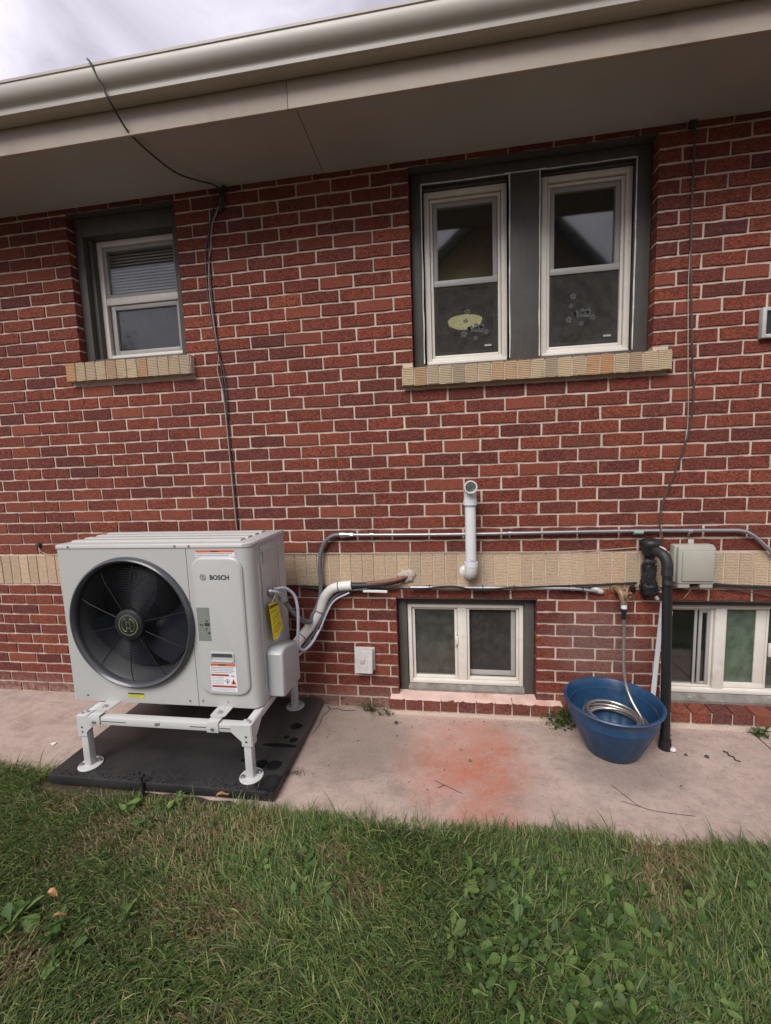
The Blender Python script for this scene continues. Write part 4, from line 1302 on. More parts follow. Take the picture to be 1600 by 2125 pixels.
# valve cover
vc = rrect(SX + 0.0004, SX + 0.088, 0, 1, 0.02, 3)
cv = MB()
prof = [(-0.505, 0.352), (-0.490, 0.338), (-0.275, 0.322), (-0.262, 0.335), (-0.262, 0.545), (-0.275, 0.556), (-0.455, 0.600), (-0.490, 0.592), (-0.505, 0.575)]
bm_ = bmesh.new()
a_ = [bm_.verts.new((SX + 0.0004, y, z)) for y, z in prof]
b2 = [bm_.verts.new((SX + 0.088, y, z)) for y, z in prof]
bm_.faces.new(a_[::-1]); top_f = bm_.faces.new(b2)
n = len(prof)
for i in range(n): bm_.faces.new((a_[i], a_[(i + 1) % n], b2[(i + 1) % n], b2[i]))
bmesh.ops.bevel(bm_, geom=[e for e in top_f.edges], offset=0.016, segments=4, profile=0.5, affect='EDGES')
cv.bm(bm_)
cv.build('valve_cover', M['cover'], hp, 35)
# mounting feet
for x in (1.020, 1.655):
    for y0, y1 in ((-0.690, -0.585), (-0.20, -0.115)):
        ft = rrect(x - 0.040, x + 0.040, y0, y1, 0.018, 4)
        fo = MB().prism(ft, 'z', 0.3365, 0.3392).build('foot', M['lid'], hp, 40)
        yb = y0 + 0.035 if y0 < -0.5 else y1 - 0.03
        MB().lathe([(0.001, 0.010), (0.008, 0.009), (0.009, 0.003), (0.014, 0.002), (0.014, 0)], (x, yb, 0.3392), 'z', 12).build('bolt', M['steel'], fo)
# conduit fitting on the side plate
ftg = MB()
ftg.tube([(SX + 0.004, -0.430, 0.885), (SX + 0.018, -0.425, 0.885)], 0.024, 14)
ftg.tube(spline([(SX + 0.018, -0.425, 0.885), (SX + 0.040, -0.415, 0.880), (SX + 0.052, -0.395, 0.862), (SX + 0.056, -0.375, 0.835)], 4), 0.017, 12)
ftg.tube([(SX + 0.0545, -0.382, 0.845), (SX + 0.0575, -0.366, 0.822)], 0.022, 8)
ftg.build('conduit_fitting', M['conduit'], hp, 40)

# yellow energy tag tied to the fitting
tg = empty('energy_tag', (1.885, -0.42, 0.64))
tag(tg, 'yellow paper energy tag hanging on the right side of the heat pump', 'tag')
v, f = [], []
TY = [(-0.495, 0.842), (-0.385, 0.822), (-0.350, 0.668), (-0.482, 0.638)]
nu, nv = 6, 9
def tagp(u, w_):
    a = Vector(TY[0]).lerp(Vector(TY[1]), u); b = Vector(TY[3]).lerp(Vector(TY[2]), u)
    p = a.lerp(b, w_)
    return (1.872 + 0.010 * math.sin(u * 2.6 + 0.3) * w_ + 0.006 * w_, p.x, p.y)
for i in range(nv):
    for j in range(nu): v.append(tagp(j / (nu - 1), i / (nv - 1)))
for i in range(nv - 1):
    for j in range(nu - 1): f.append((i * nu + j, i * nu + j + 1, (i + 1) * nu + j + 1, (i + 1) * nu + j))
MB().add(v, f).build('paper', M['yellow'], tg, 60)
pr = MB()
r_ = random.Random(4)
def tag_bar(u0, u1, w0, w1):
    q = [tagp(u0, w0), tagp(u1, w0), tagp(u1, w1), tagp(u0, w1)]
    pr.add([(a + 0.0009, b, c) for a, b, c in q], [(0, 1, 2, 3)])
for u in np.arange(0.06, 0.92, 0.085): tag_bar(u, u + 0.06, 0.06, 0.145); 
for w_ in (0.22, 0.27, 0.36, 0.42, 0.47, 0.56, 0.66, 0.71, 0.78, 0.84):
    u = r_.uniform(0.08, 0.25)
    while u < r_.uniform(0.7, 0.95):
        d = r_.uniform(0.04, 0.12); tag_bar(u, u + d, w_, w_ + 0.018); u += d + 0.03
pr.build('print', M['ink'], tg, 0)
q = MB()
q.add([(1.8735 + 0.006, -0.430, 0.660), (1.8735 + 0.008, -0.385, 0.670), (1.876, -0.392, 0.630), (1.876, -0.440, 0.618)], [(0, 1, 2, 3)])
q.build('white_stub', M['label_white'], tg, 0)
MB().tube(spline([(1.874, -0.46, 0.838), (1.885, -0.45, 0.862), (1.885, -0.425, 0.870), (1.875, -0.41, 0.828)], 4), 0.0012, 5).build('tie', M['label_white'], tg)

# ================================================================ PIPES AND CABLES ON THE WALL
ls = empty('refrigerant_line_set', (2.05, -0.08, 0.55))
tag(ls, 'white wrapped refrigerant line running from the heat pump up into the tan belt', 'pipe')
path = spline([(1.905, -0.268, 0.505), (1.915, -0.225, 0.530), (1.950, -0.155, 0.572), (1.985, -0.085, 0.628), (2.012, -0.055, 0.692), (2.038, -0.050, 0.745), (2.078, -0.050, 0.786), (2.125, -0.050, 0.803), (2.205, -0.050, 0.812)], 6)
MB().tube(path, 0.0295, 16).build('white_wrap', M['wrap'], ls, 50)
MB().tube(spline([(2.203, -0.050, 0.810), (2.30, -0.046, 0.812), (2.41, -0.040, 0.820), (2.49, -0.026, 0.834), (2.545, 0.004, 0.846)], 6), [0.019] * 8 + [0.018, 0.017, 0.017, 0.016, 0.016, 0.015, 0.015, 0.014, 0.014, 0.013, 0.013, 0.012, 0.012, 0.012, 0.012, 0.012, 0.012], 10).build('insulated_pipe', M['black_rough'], ls, 50)
MB().tube(spline([(2.30, -0.048, 0.822), (2.40, -0.046, 0.832), (2.48, -0.034, 0.845), (2.54, -0.006, 0.856)], 6), 0.0135, 8).build('rusty_pipe', M['copper'], ls, 50)
for i in (8, 20, 42):
    p, d = path[i], (path[i + 1] - path[i - 1]).normalized()
    up = Vector((0, 0, 1)); n1 = (up - d * up.dot(d)).normalized(); n2 = d.cross(n1)
    rr = 0.0320 if i < 40 else 0.0306
    tie = [p + (n1 * math.cos(a) + n2 * math.sin(a)) * rr for a in [2 * math.pi * k / 20 for k in range(20)]]
    t_ = MB().tube(tie, 0.0024, 5, closed=True)
    if i < 40: t_.tube([tie[2], tie[2] + Vector((0.006, -0.022, 0.012))], 0.0016, 4)
    t_.build('cable_tie', M['black'], ls, 40)
MB().tube(spline([(1.915, -0.262, 0.470), (1.95, -0.19, 0.500), (1.99, -0.11, 0.560), (2.035, -0.06, 0.650), (2.085, -0.045, 0.730), (2.17, -0.045, 0.775), (2.30, -0.05, 0.792)], 6), 0.008, 8).build('small_line', M['whip'], ls, 50)
MB().tube(spline([(1.92, -0.258, 0.455), (1.96, -0.18, 0.485), (2.005, -0.11, 0.545), (2.045, -0.07, 0.640), (2.095, -0.06, 0.718), (2.19, -0.055, 0.768)], 6), 0.006, 8).build('small_line', M['clear'], ls, 50)
# cement patch where it enters
cp = MB()
bm_ = bmesh.new(); bmesh.ops.create_icosphere(bm_, subdivisions=3, radius=1.0)
for vv in bm_.verts:
    s_ = 1 + 0.16 * math.sin(vv.co.x * 7 + vv.co.z * 5) + random.uniform(-0.06, 0.06)
    vv.co = Vector((2.532 + vv.co.x * 0.052 * s_, -0.002 + vv.co.y * 0.016, 0.856 + vv.co.z * 0.040 * s_))
cp.bm(bm_)
tag(cp.build('mortar_patch', M['cement'], smooth=60), 'rough grey mortar patch where the rusty pipe enters the tan belt', 'patch')

tb = MB().tube(spline([(SX + 0.030, -0.418, 0.898), (SX + 0.065, -0.36, 0.885), (SX + 0.098, -0.32, 0.835), (SX + 0.110, -0.31, 0.76), (SX + 0.104, -0.30, 0.66), (SX + 0.090, -0.285, 0.555), (SX + 0.088, -0.265, 0.505), (SX + 0.104, -0.225, 0.478), (SX + 0.135, -0.18, 0.500), (SX + 0.165, -0.13, 0.555)], 7), 0.0085, 10)
tag(tb.build('drain_tube', M['clear'], smooth=50), 'thin pale lilac tube looping from the heat pump side round the white line', 'tube')
wp = MB().tube(spline([(SX + 0.0575, -0.366, 0.822), (1.925, -0.32, 0.745), (1.955, -0.25, 0.665), (1.972, -0.17, 0.622), (1.965, -0.115, 0.636), (1.985, -0.075, 0.680), (2.003, -0.045, 0.745), (2.008, -0.034, 0.83), (2.006, -0.032, 0.92), (2.018, -0.030, 1.010), (2.052, -0.028, 1.080), (2.100, -0.026, 1.113), (2.150, -0.024, 1.118)], 7), 0.0125, 12)
tag(wp.build('flexible_whip', M['whip'], smooth=50), 'dark grey flexible electrical whip curving from heat pump up to the metal conduit', 'conduit')

cd = empty('electrical_conduit', (3.2, -0.02, 1.08))
tag(cd, 'long straight galvanised conduit above the tan belt, bending down at its right end', 'conduit')
MB().tube([(2.175, -0.024, 1.116)] + [(2.175 + (4.29 - 2.175) * i / 12, -0.024, 1.116 - 0.004 * math.sin(i * 0.5)) for i in range(1, 13)] + spline([(4.315, -0.024, 1.116), (4.35, -0.024, 1.106), (4.39, -0.024, 1.080), (4.46, -0.024, 1.012), (4.56, -0.024, 0.915)], 5), 0.0098, 12).build('pipe', M['conduit'], cd, 50)
MB().tube([(2.143, -0.024, 1.117), (2.172, -0.024, 1.117)], 0.019, 10).tube([(2.172, -0.024, 1.117), (2.205, -0.024, 1.1165)], 0.0145, 12).tube([(2.205, -0.024, 1.1165), (2.222, -0.024, 1.1165)], 0.0155, 8).build('coupling', M['steel'], cd, 40)
for x in (2.335, 3.135, 4.072):
    c_ = MB().tube([(x - 0.010, -0.024, 1.1155), (x + 0.010, -0.024, 1.1155)], 0.0118, 12).box(x - 0.004, x + 0.006, -0.013, -0.0015, 1.085, 1.108, 0.001)
    c_.build('strap', M['steel'], cd, 40)
MB().tube([(3.790, -0.024, 1.1125), (3.838, -0.024, 1.1125)], 0.0125, 12).build('coupling', simple('green_steel_tape', (0.30, 0.44, 0.36), 0.4, 0.3, var=0.2, scale=60), cd, 40)

lc = empty('lower_conduit', (3.1, -0.03, 0.775))
tag(lc, 'short galvanised conduit with taped black cables just below the tan belt', 'conduit')
MB().tube(spline([(2.56, -0.030, 0.796), (2.80, -0.030, 0.796), (3.10, -0.030, 0.796), (3.40, -0.030, 0.796), (3.50, -0.028, 0.792), (3.575, -0.026, 0.783), (3.625, -0.016, 0.776)], 5), 0.0095, 12).build('pipe', M['conduit'], lc, 50)
MB().tube([(3.465, -0.029, 0.7945), (3.49, -0.028, 0.7925)], 0.0125, 12).build('coupling', M['steel'], lc, 40)
bm_ = bmesh.new(); bmesh.ops.create_icosphere(bm_, subdivisions=3, radius=1.0)
for vv in bm_.verts:
    s_ = 1 + random.uniform(-0.12, 0.12)
    vv.co = Vector((3.615 + vv.co.x * 0.036 * s_, -0.010 + vv.co.y * 0.018, 0.778 + vv.co.z * 0.019 * s_ - vv.co.x * 0.006))
MB().bm(bm_).build('sealant', M['grey_vent'], lc, 60)
for x in (2.67, 2.98, 3.16, 3.53):
    tie = [(x + 0.001 * math.sin(k), -0.028 + 0.018 * math.cos(2 * math.pi * k / 16), 0.798 + 0.014 * math.sin(2 * math.pi * k / 16) - (0.01 if x > 3.5 else 0)) for k in range(16)]
    MB().tube(tie, 0.002, 4, closed=True).build('cable_tie', M['black'], lc, 40)

def cable(name, pts, r, mat, label, cat='cable', k=8, n=6, group=None):
    return tag(MB().tube(spline(pts, k), r, n).build(name, mat, smooth=50), label, cat, group)
cable('belt_cable', [(0.6, -0.010, 0.800), (1.2, -0.010, 0.797), (1.76, -0.012, 0.796), (1.95, -0.012, 0.792), (2.2, -0.016, 0.784), (2.45, -0.030, 0.790), (2.62, -0.044, 0.792), (2.80, -0.040, 0.806), (2.95, -0.045, 0.788), (3.12, -0.042, 0.800), (3.35, -0.034, 0.808), (3.60, -0.010, 0.812), (3.82, -0.012, 0.826)], 0.0055, M['wire_dark'],
      'thick black cable sagging along the lower edge of the tan belt')
cable('belt_cable', [(1.90, -0.012, 0.784), (2.10, -0.020, 0.772), (2.35, -0.024, 0.778), (2.55, -0.030, 0.786), (2.78, -0.034, 0.782), (3.0, -0.034, 0.788), (3.2, -0.030, 0.786), (3.45, -0.024, 0.800), (3.62, -0.012, 0.805)], 0.0035, M['wire_brown'],
      'thin brown cable woven round the lower conduit below the belt')
cable('cut_tube', [(2.275, -0.052, 0.777), (2.35, -0.050, 0.776), (2.42, -0.048, 0.773)], 0.0085, M['pvc'], 'short cut end of white tube under the rusty pipe', 'tube')
cable('belt_cable', [(4.19, -0.016, 0.822), (4.30, -0.014, 0.812), (4.45, -0.012, 0.806), (4.62, -0.012, 0.806), (4.9, -0.012, 0.806), (5.4, -0.012, 0.806)], 0.0085, M['wire_dark'],
      'thick black cable leaving the beige box to the right below the belt')
cable('belt_cable', [(4.20, -0.016, 0.808), (4.32, -0.016, 0.790), (4.42, -0.014, 0.772), (4.52, -0.012, 0.748)], 0.003, M['wire_brown'],
      'thin brown wire sloping down to the right above the basement window')
cable('bell_wire', [(0.02, -0.006, 1.062), (0.035, -0.010, 1.030), (0.07, -0.008, 1.008), (0.16, -0.006, 1.000), (0.5, -0.006, 1.000), (1.0, -0.006, 0.9965), (1.775, -0.006, 0.999), (2.20, -0.006, 1.000), (2.615, -0.006, 1.003), (3.222, -0.006, 1.003), (3.50, -0.007, 1.006), (3.70, -0.010, 1.016), (3.845, -0.016, 1.030)], 0.0026, M['wire_pale'],
      'thin pale wire running along the top edge of the tan belt', 'wire')
tag(MB().lathe([(0.001, -0.018), (0.014, -0.016), (0.017, -0.005), (0.017, 0.003)], (0.022, -0.001, 1.070), 'y', 12).build('wire_grommet', M['wire_brown'], smooth=50), 'small brown wire grommet on the brick at far left', 'grommet')

hang = [(1.228, -0.575, 3.383), (1.240, -0.572, 3.366), (1.262, -0.552, 3.300), (1.285, -0.530, 3.235), (1.300, -0.462, 3.170), (1.322, -0.430, 3.139), (1.352, -0.33, 3.120), (1.395, -0.22, 3.108), (1.45, -0.13, 3.122), (1.515, -0.06, 3.132), (1.545, -0.018, 3.120)]
cable('roof_cable', hang, 0.0045, M['wire_dark'], 'black cable draped from the gutter across the soffit to the wall')
cable('wall_cable', [(1.545, -0.018, 3.120), (1.535, -0.012, 3.085), (1.49, -0.010, 3.055), (1.452, -0.008, 2.97), (1.432, -0.008, 2.86), (1.426, -0.008, 2.73), (1.424, -0.008, 2.55), (1.432, -0.009, 2.36), (1.446, -0.009, 2.20), (1.455, -0.009, 2.05), (1.462, -0.010, 1.87), (1.470, -0.010, 1.60), (1.476, -0.010, 1.35), (1.480, -0.010, 1.10)], 0.0044, M['wire_dark'],
      'black cable hanging down the wall to the back of the heat pump')
cable('wall_cable', [(1.538, -0.016, 3.100), (1.500, -0.012, 3.020), (1.462, -0.010, 2.95), (1.440, -0.008, 2.83), (1.417, -0.008, 2.70), (1.413, -0.008, 2.55), (1.424, -0.009, 2.40), (1.440, -0.010, 2.22), (1.425, -0.010, 2.13), (1.448, -0.010, 2.0), (1.458, -0.012, 1.80), (1.465, -0.014, 1.5), (1.474, -0.014, 1.12)], 0.003, M['wire_pale'],
      'thin pale wire beside the black cable between the upper windows', 'wire')
cable('wall_cable', [(1.530, -0.014, 3.075), (1.470, -0.010, 2.985), (1.418, -0.008, 2.86), (1.404, -0.008, 2.76), (1.400, -0.008, 2.58), (1.412, -0.009, 2.42), (1.436, -0.012, 2.25), (1.466, -0.012, 2.12), (1.470, -0.013, 1.95), (1.468, -0.014, 1.85)], 0.0035, M['wire_brown'],
      'brown bowed wire nearest the small window beside the hanging cables', 'wire')
kn = MB().tube(spline([(1.552, -0.012, 3.146), (1.548, -0.020, 3.10), (1.540, -0.018, 3.06), (1.520, -0.012, 3.02)], 4), 0.011, 8).tube(spline([(1.545, -0.018, 3.13), (1.515, -0.018, 3.075), (1.525, -0.014, 3.04), (1.555, -0.014, 3.03)], 4), 0.0045, 6)
tag(kn.build('cable_bundle', M['black_rough'], smooth=50), 'tangled black cable bundle on the wall right under the soffit', 'cable')
cable('phone_cable', [(4.021, -0.012, 3.148), (4.022, -0.010, 3.0), (4.022, -0.009, 2.80), (4.027, -0.009, 2.52), (4.035, -0.009, 2.38), (4.050, -0.009, 2.10), (4.062, -0.009, 1.95), (4.070, -0.009, 1.85), (4.058, -0.010, 1.68), (4.030, -0.012, 1.555), (3.992, -0.012, 1.43), (3.957, -0.014, 1.335), (3.933, -0.018, 1.25), (3.922, -0.024, 1.16), (3.932, -0.040, 1.075)], 0.0052, M['wire_brown'],
      'brown phone cable running down the wall right of the double window')
cable('phone_cable', [(4.024, -0.010, 2.55), (4.022, -0.009, 2.38), (4.030, -0.009, 2.15), (4.038, -0.009, 1.95), (4.045, -0.009, 1.80), (4.046, -0.010, 1.66), (4.034, -0.012, 1.57)], 0.0022, M['wire_pale'],
      'thin pale wire bowing beside the brown phone cable', 'wire')
tag(MB().box(3.997, 4.030, -0.016, -0.001, 3.115, 3.149, 0.003).build('cable_clamp', M['black_rough']), 'dark cable clamp under the soffit above the phone cable', 'clamp')

# ---- PVC vent
pv = empty('pvc_vent_pipe', (2.912, -0.07, 0.86))
tag(pv, 'white plastic vent pipe with open elbow at top in the middle of the wall', 'pipe')
PX, PYv, PR_ = 2.913, -0.074, 0.0305
v_ = MB().tube([(PX, PYv, 0.925), (PX, PYv, 1.320)], PR_, 24)
v_.build('pipe', M['pvc'], pv, 40)
el = MB()
elp = spline([(PX, PYv, 1.298), (PX, PYv, 1.345), (PX, PYv - 0.012, 1.376), (PX, PYv - 0.040, 1.390), (PX, PYv - 0.072, 1.391)], 6)
v, f = [], []
el.tube(elp, 0.0355, 24, cap=False)
el.tube([(PX, PYv, 1.288), (PX, PYv, 1.312)], 0.0385, 24)
el.lathe([(0.0295, -0.072), (0.0292, -0.030), (0.027, -0.014), (0.020, -0.002), (0.010, 0.004), (0.0005, 0.006)], (PX, PYv, 1.391), 'y', 24)
ring_ = [(PX + r_ * math.cos(a), PYv - 0.0722, 1.391 + r_ * math.sin(a)) for r_ in (0.0295, 0.0355) for a in [2 * math.pi * q / 24 for q in range(24)]]
el.add(ring_, [(q, (q + 1) % 24, 24 + (q + 1) % 24, 24 + q) for q in range(24)])
el.build('elbow', M['pvc'], pv, 40)
eb = MB().tube(spline([(PX, PYv, 0.948), (PX, PYv, 0.925), (PX - 0.002, PYv + 0.010, 0.898), (PX - 0.008, PYv + 0.036, 0.885), (PX - 0.012, 0.004, 0.884)], 6), 0.036, 24).tube([(PX, PYv, 0.935), (PX, PYv, 0.962)], 0.039, 24)
eb.build('elbow', M['pvc'], pv, 40)
MB().tube([(PX, PYv, 1.276), (PX, PYv, 1.2885)], PR_ + 0.0008, 24).tube([(PX, PYv, 0.960), (PX, PYv, 0.972)], PR_ + 0.0008, 24).build('primer_ring', M['primer'], pv, 40)
pr = MB().tube(spline([(PX - 0.010, PYv - 0.0305, 0.985), (PX + 0.004, PYv - 0.0315, 0.978), (PX + 0.016, PYv - 0.028, 0.972), (PX + 0.026, PYv - 0.020, 0.966)], 4), 0.0022, 5)
pr.build('primer_drip', M['primer'], pv, 40)
bm_ = bmesh.new(); bmesh.ops.create_icosphere(bm_, subdivisions=3, radius=1.0)
for vv in bm_.verts:
    s_ = 1 + random.uniform(-0.1, 0.1)
    vv.co = Vector((2.888 + vv.co.x * 0.040 * s_, 0.0 + vv.co.y * 0.008, 0.886 + vv.co.z * 0.038 * s_))
MB().bm(bm_).build('caulk_collar', M['caulk'], pv, 60)

# ---- small dryer vent hood
vh = empty('vent_hood', (2.256, -0.03, 0.26))
tag(vh, 'small grey louvred vent hood low on the brick beside the basement window', 'vent')
MB().box(2.192, 2.322, -0.010, 0.002, 0.258, 0.405, 0.003).build('back_plate', M['grey_vent'], vh)
MB().prism([(-0.010, 0.262), (-0.062, 0.262), (-0.048, 0.330), (-0.030, 0.398), (-0.010, 0.400)], 'x', 2.202, 2.312).build('hood', M['grey_vent'], vh, 25)
MB().box(2.236, 2.262, -0.0550, -0.048, 0.318, 0.345, 0.001).build('embossed_mark', M['grey_vent'], vh)
MB().add([(2.206, -0.0635, 0.262), (2.308, -0.0635, 0.262), (2.306, -0.0535, 0.312), (2.208, -0.0535, 0.312)], [(0, 1, 2, 3)]).build('flap', M['grey_vent'], vh, 0)

# ---- beige utility box
ub = empty('utility_box', (4.09, -0.05, 0.815))
tag(ub, 'beige plastic utility box mounted over the tan belt beside the black standpipe', 'box')
MB().box(3.985, 4.182, -0.055, -0.002, 0.842, 1.045, 0.008).build('base', M['telebox'], ub)
MB().box(3.993, 4.176, -0.082, -0.054, 0.838, 1.040, 0.010).build('cover', M['telebox'], ub)
MB().box(4.012, 4.166, -0.089, -0.080, 0.855, 1.022, 0.006).build('raised_panel', M['telebox'], ub)
MB().box(4.000, 4.058, -0.075, -0.010, 0.815, 0.842, 0.004).build('cable_shroud', M['telebox'], ub)
MB().box(4.108, 4.170, -0.075, -0.010, 0.815, 0.842, 0.004).build('cable_shroud', M['telebox'], ub)
MB().box(4.075, 4.103, -0.010, -0.002, 1.040, 1.068, 0.002).build('mount_tab', M['grey_vent'], ub)
MB().box(4.180, 4.200, -0.012, -0.002, 0.945, 0.965, 0.002).build('mount_tab', M['telebox'], ub)
MB().box(4.054, 4.112, -0.050, -0.012, 0.822, 0.842).build('cable_entry', M['black'], ub, 0)
cable('box_wire', [(4.08, -0.03, 0.826), (4.09, -0.03, 0.808), (4.13, -0.03, 0.806), (4.145, -0.03, 0.822)], 0.002, M['wire_pale'], 'thin wire loop hanging under the beige utility box', 'wire')
cable('box_wire', [(4.095, -0.025, 0.812), (4.085, -0.02, 0.780), (4.062, -0.016, 0.742)], 0.0022, M['wire_pale'], 'short pale wire end dangling below the beige box', 'wire')
cable('box_wire', [(3.935, -0.02, 0.80), (3.98, -0.018, 0.790), (4.05, -0.018, 0.796), (4.10, -0.02, 0.815)], 0.004, M['wire_dark'], 'black cable from the standpipe to the underside of the beige box')

# ---- black standpipe with elbow, conduit body and tarred joint
sp = empty('standpipe', (3.888, -0.235, 0.0))
tag(sp, 'black standpipe rising from the concrete beside the blue planter', 'pipe')
MB().tube([(3.889, -0.236, 0.002), (3.893, -0.215, 0.30), (3.899, -0.185, 0.66), (3.905, -0.158, 0.935)], 0.0235, 20).build('pipe', M['black'], sp, 40)
MB().tube(spline([(3.905, -0.158, 0.93), (3.905, -0.150, 0.972), (3.896, -0.130, 1.008), (3.878, -0.092, 1.022), (3.868, -0.05, 1.020)], 6), [0.0255, 0.0262, 0.0268] + [0.027] * 20 + [0.027, 0.027], 18).build('elbow', M['black_rough'], sp, 50)
MB().tube([(3.9035, -0.160, 0.905), (3.9055, -0.156, 0.935)], 0.0275, 20).tube([(3.901, -0.175, 0.86), (3.9025, -0.170, 0.882)], 0.0255, 20).build('tape_band', M['black_rough'], sp, 40)
MB().tube([(3.889, -0.236, 0.001), (3.8895, -0.235, 0.055)], [0.031, 0.0265], 20).build('foot_collar', M['black_rough'], sp, 40)
MB().lathe([(0.001, 0.095), (0.030, 0.095), (0.046, 0.088), (0.052, 0.078), (0.052, 0.060), (0.047, 0.054), (0.042, 0.036), (0.034, 0.010), (0.026, 0.0), (0.001, 0.0)], (3.868, -0.050, 0.985), 'z', 24).build('junction_head', M['black_rough'], sp, 50)
MB().lathe([(0.0475, 0.004), (0.043, 0.0), (0.040, -0.020), (0.034, -0.040)], (3.868, -0.050, 1.037), 'z', 24).build('grey_bowl', simple('tar_grey', (0.055, 0.05, 0.045), 0.8, var=0.4, scale=30), sp, 50)
bd = MB()
pts = spline([(3.872, -0.036, 0.985), (3.872, -0.032, 0.94), (3.874, -0.030, 0.89), (3.872, -0.032, 0.84), (3.874, -0.034, 0.795), (3.880, -0.030, 0.755)], 5)
bd.tube(pts, [0.020, 0.020, 0.022, 0.024, 0.026, 0.027, 0.028, 0.029, 0.030, 0.031, 0.032, 0.033, 0.034, 0.035, 0.036, 0.038, 0.040, 0.042, 0.044, 0.044, 0.043, 0.041, 0.038, 0.033, 0.028, 0.020], 14)
bd.v = [(x + random.uniform(-.007, .007), y + random.uniform(-.006, .004), z + random.uniform(-.005, .005)) for x, y, z in bd.v]
bd.build('tarred_joint', M['black_rough'], sp, 60)
MB().box(3.845, 3.900, -0.060, -0.030, 0.948, 0.964, 0.003).build('clamp', M['shroud'], sp)
MB().tube([(3.90, -0.05, 0.790), (3.945, -0.05, 0.786)], 0.006, 8).tube([(3.905, -0.045, 0.760), (3.912, -0.052, 0.742)], 0.011, 8).build('clamp_screw', M['steel'], sp, 40)
MB().tube(spline([(3.846, -0.034, 0.95), (3.836, -0.03, 0.93), (3.838, -0.03, 0.895), (3.845, -0.03, 0.88)], 4), 0.005, 6).build('wire_loop', M['wire_brown'], sp, 50)
tag(MB().lathe([(0.001, -0.0205), (0.012, -0.020), (0.016, -0.012), (0.0165, 0.002), (0.001, 0.004)], (3.803, 0.0, 0.792), 'y', 14).build('pipe_plug', M['black'], smooth=50), 'small black pipe plug in the brick between tap and tarred joint', 'plug')
MB().box(3.918, 3.926, -0.185, -0.170, 0.70, 0.725, 0.003).build('white_clip', M['pvc'], sp)
for k in range(5):
    a0 = 3.850 + 0.012 * k
    MB().tube(spline([(a0, -0.060, 0.90 + 0.01 * k), (a0 - 0.014, -0.068, 0.86), (a0 + 0.010, -0.072, 0.82 - 0.006 * k), (a0 + 0.004, -0.066, 0.775)], 5), random.uniform(0.003, 0.006), 6).build('tar_rag', M['black_rough'], sp, 50)
MB().tube(spline([(3.890, -0.10, 1.047), (3.905, -0.122, 1.034), (3.918, -0.142, 1.008)], 4), [0.004, 0.006, 0.007, 0.008, 0.008, 0.007, 0.006, 0.005, 0.003], 6).build('scuffed_tape', M['grey_vent'], sp, 50)

stp = MB().add([(3.930, -0.050, 0.725), (3.952, -0.050, 0.725), (3.905, -0.075, 0.115), (3.880, -0.075, 0.115), (3.930, -0.044, 0.725), (3.952, -0.044, 0.725), (3.905, -0.069, 0.115), (3.880, -0.069, 0.115)],
               [(0, 1, 2, 3), (7, 6, 5, 4), (0, 4, 5, 1), (1, 5, 6, 2), (2, 6, 7, 3), (3, 7, 4, 0)])
tag(stp.build('trim_strip', M['pvc'], smooth=0), 'white plastic trim strip leaning on the sill behind the black standpipe', 'strip')

# ---- tap, steel hose, planter
fa = empty('garden_tap', (3.72, -0.05, 0.70))
tag(fa, 'old brass garden tap on the brick between the two basement windows', 'tap')
MB().lathe([(0.001, -0.012), (0.030, -0.010), (0.033, -0.002), (0.033, 0.002)], (3.715, 0.0, 0.792), 'y', 18).build('flange', M['brass'], fa, 40)
MB().tube(spline([(3.715, -0.004, 0.792), (3.717, -0.035, 0.792), (3.722, -0.060, 0.780), (3.728, -0.072, 0.748), (3.731, -0.076, 0.722)], 5), [0.019] * 10 + [0.018] * 11, 14).build('body', M['brass'], fa, 50)
MB().tube([(3.722, -0.045, 0.792), (3.745, -0.085, 0.775)], 0.012, 10).build('stem', M['brass'], fa, 40)
hw = MB()
for k in range(20): pass
c0 = Vector((3.748, -0.090, 0.772)); ax = Vector((0.45, -0.8, -0.35)).normalized(); u1 = ax.cross(Vector((0, 0, 1))).normalized(); u2 = ax.cross(u1)
hw.tube([c0 + (u1 * math.cos(a) + u2 * math.sin(a)) * (0.021 + 0.002 * math.cos(a * 6)) for a in [2 * math.pi * k / 30 for k in range(30)]], 0.0062, 6, closed=True)
for k in range(3):
    a = 2 * math.pi * k / 3
    hw.tube([c0, c0 + (u1 * math.cos(a) + u2 * math.sin(a)) * 0.020], 0.004, 6)
hw.build('handwheel', M['brass'], fa, 50)
MB().tube([(3.731, -0.077, 0.722), (3.732, -0.077, 0.700)], 0.0155, 14).build('hose_thread', M['label_white'], fa, 40)

hs = empty('steel_hose', (3.73, -0.20, 0.15))
tag(hs, 'flexible stainless steel hose dropping from the tap and coiled inside the blue planter', 'hose')
MB().tube([(3.732, -0.077, 0.705), (3.7325, -0.078, 0.640)], 0.0125, 14).build('connector', M['black'], hs, 40)
drop = spline([(3.7325, -0.078, 0.645), (3.733, -0.085, 0.56), (3.728, -0.10, 0.46), (3.724, -0.118, 0.37), (3.728, -0.140, 0.29), (3.745, -0.185, 0.22), (3.765, -0.245, 0.172), (3.760, -0.300, 0.150)], 14)
MB().tube(drop, [0.0086 if i % 2 else 0.0074 for i in range(len(drop))], 10).build('corrugated_tube', M['hose'], hs, 60)
for k in range(6):
    rr, zz = 0.150 - 0.012 * (k % 3), 0.118 + 0.012 * k
    cx_, cy_ = 3.622 + 0.012 * (k % 2), -0.250 + 0.008 * (k % 3)
    lp = [(cx_ + rr * math.cos(a), cy_ + rr * math.sin(a) * 0.94, zz + 0.012 * math.sin(a * 1 + k)) for a in [2 * math.pi * q / 40 for q in range(40)]]
    MB().tube(lp, 0.0083, 8, closed=True).build('coil', M['hose'], hs, 60)

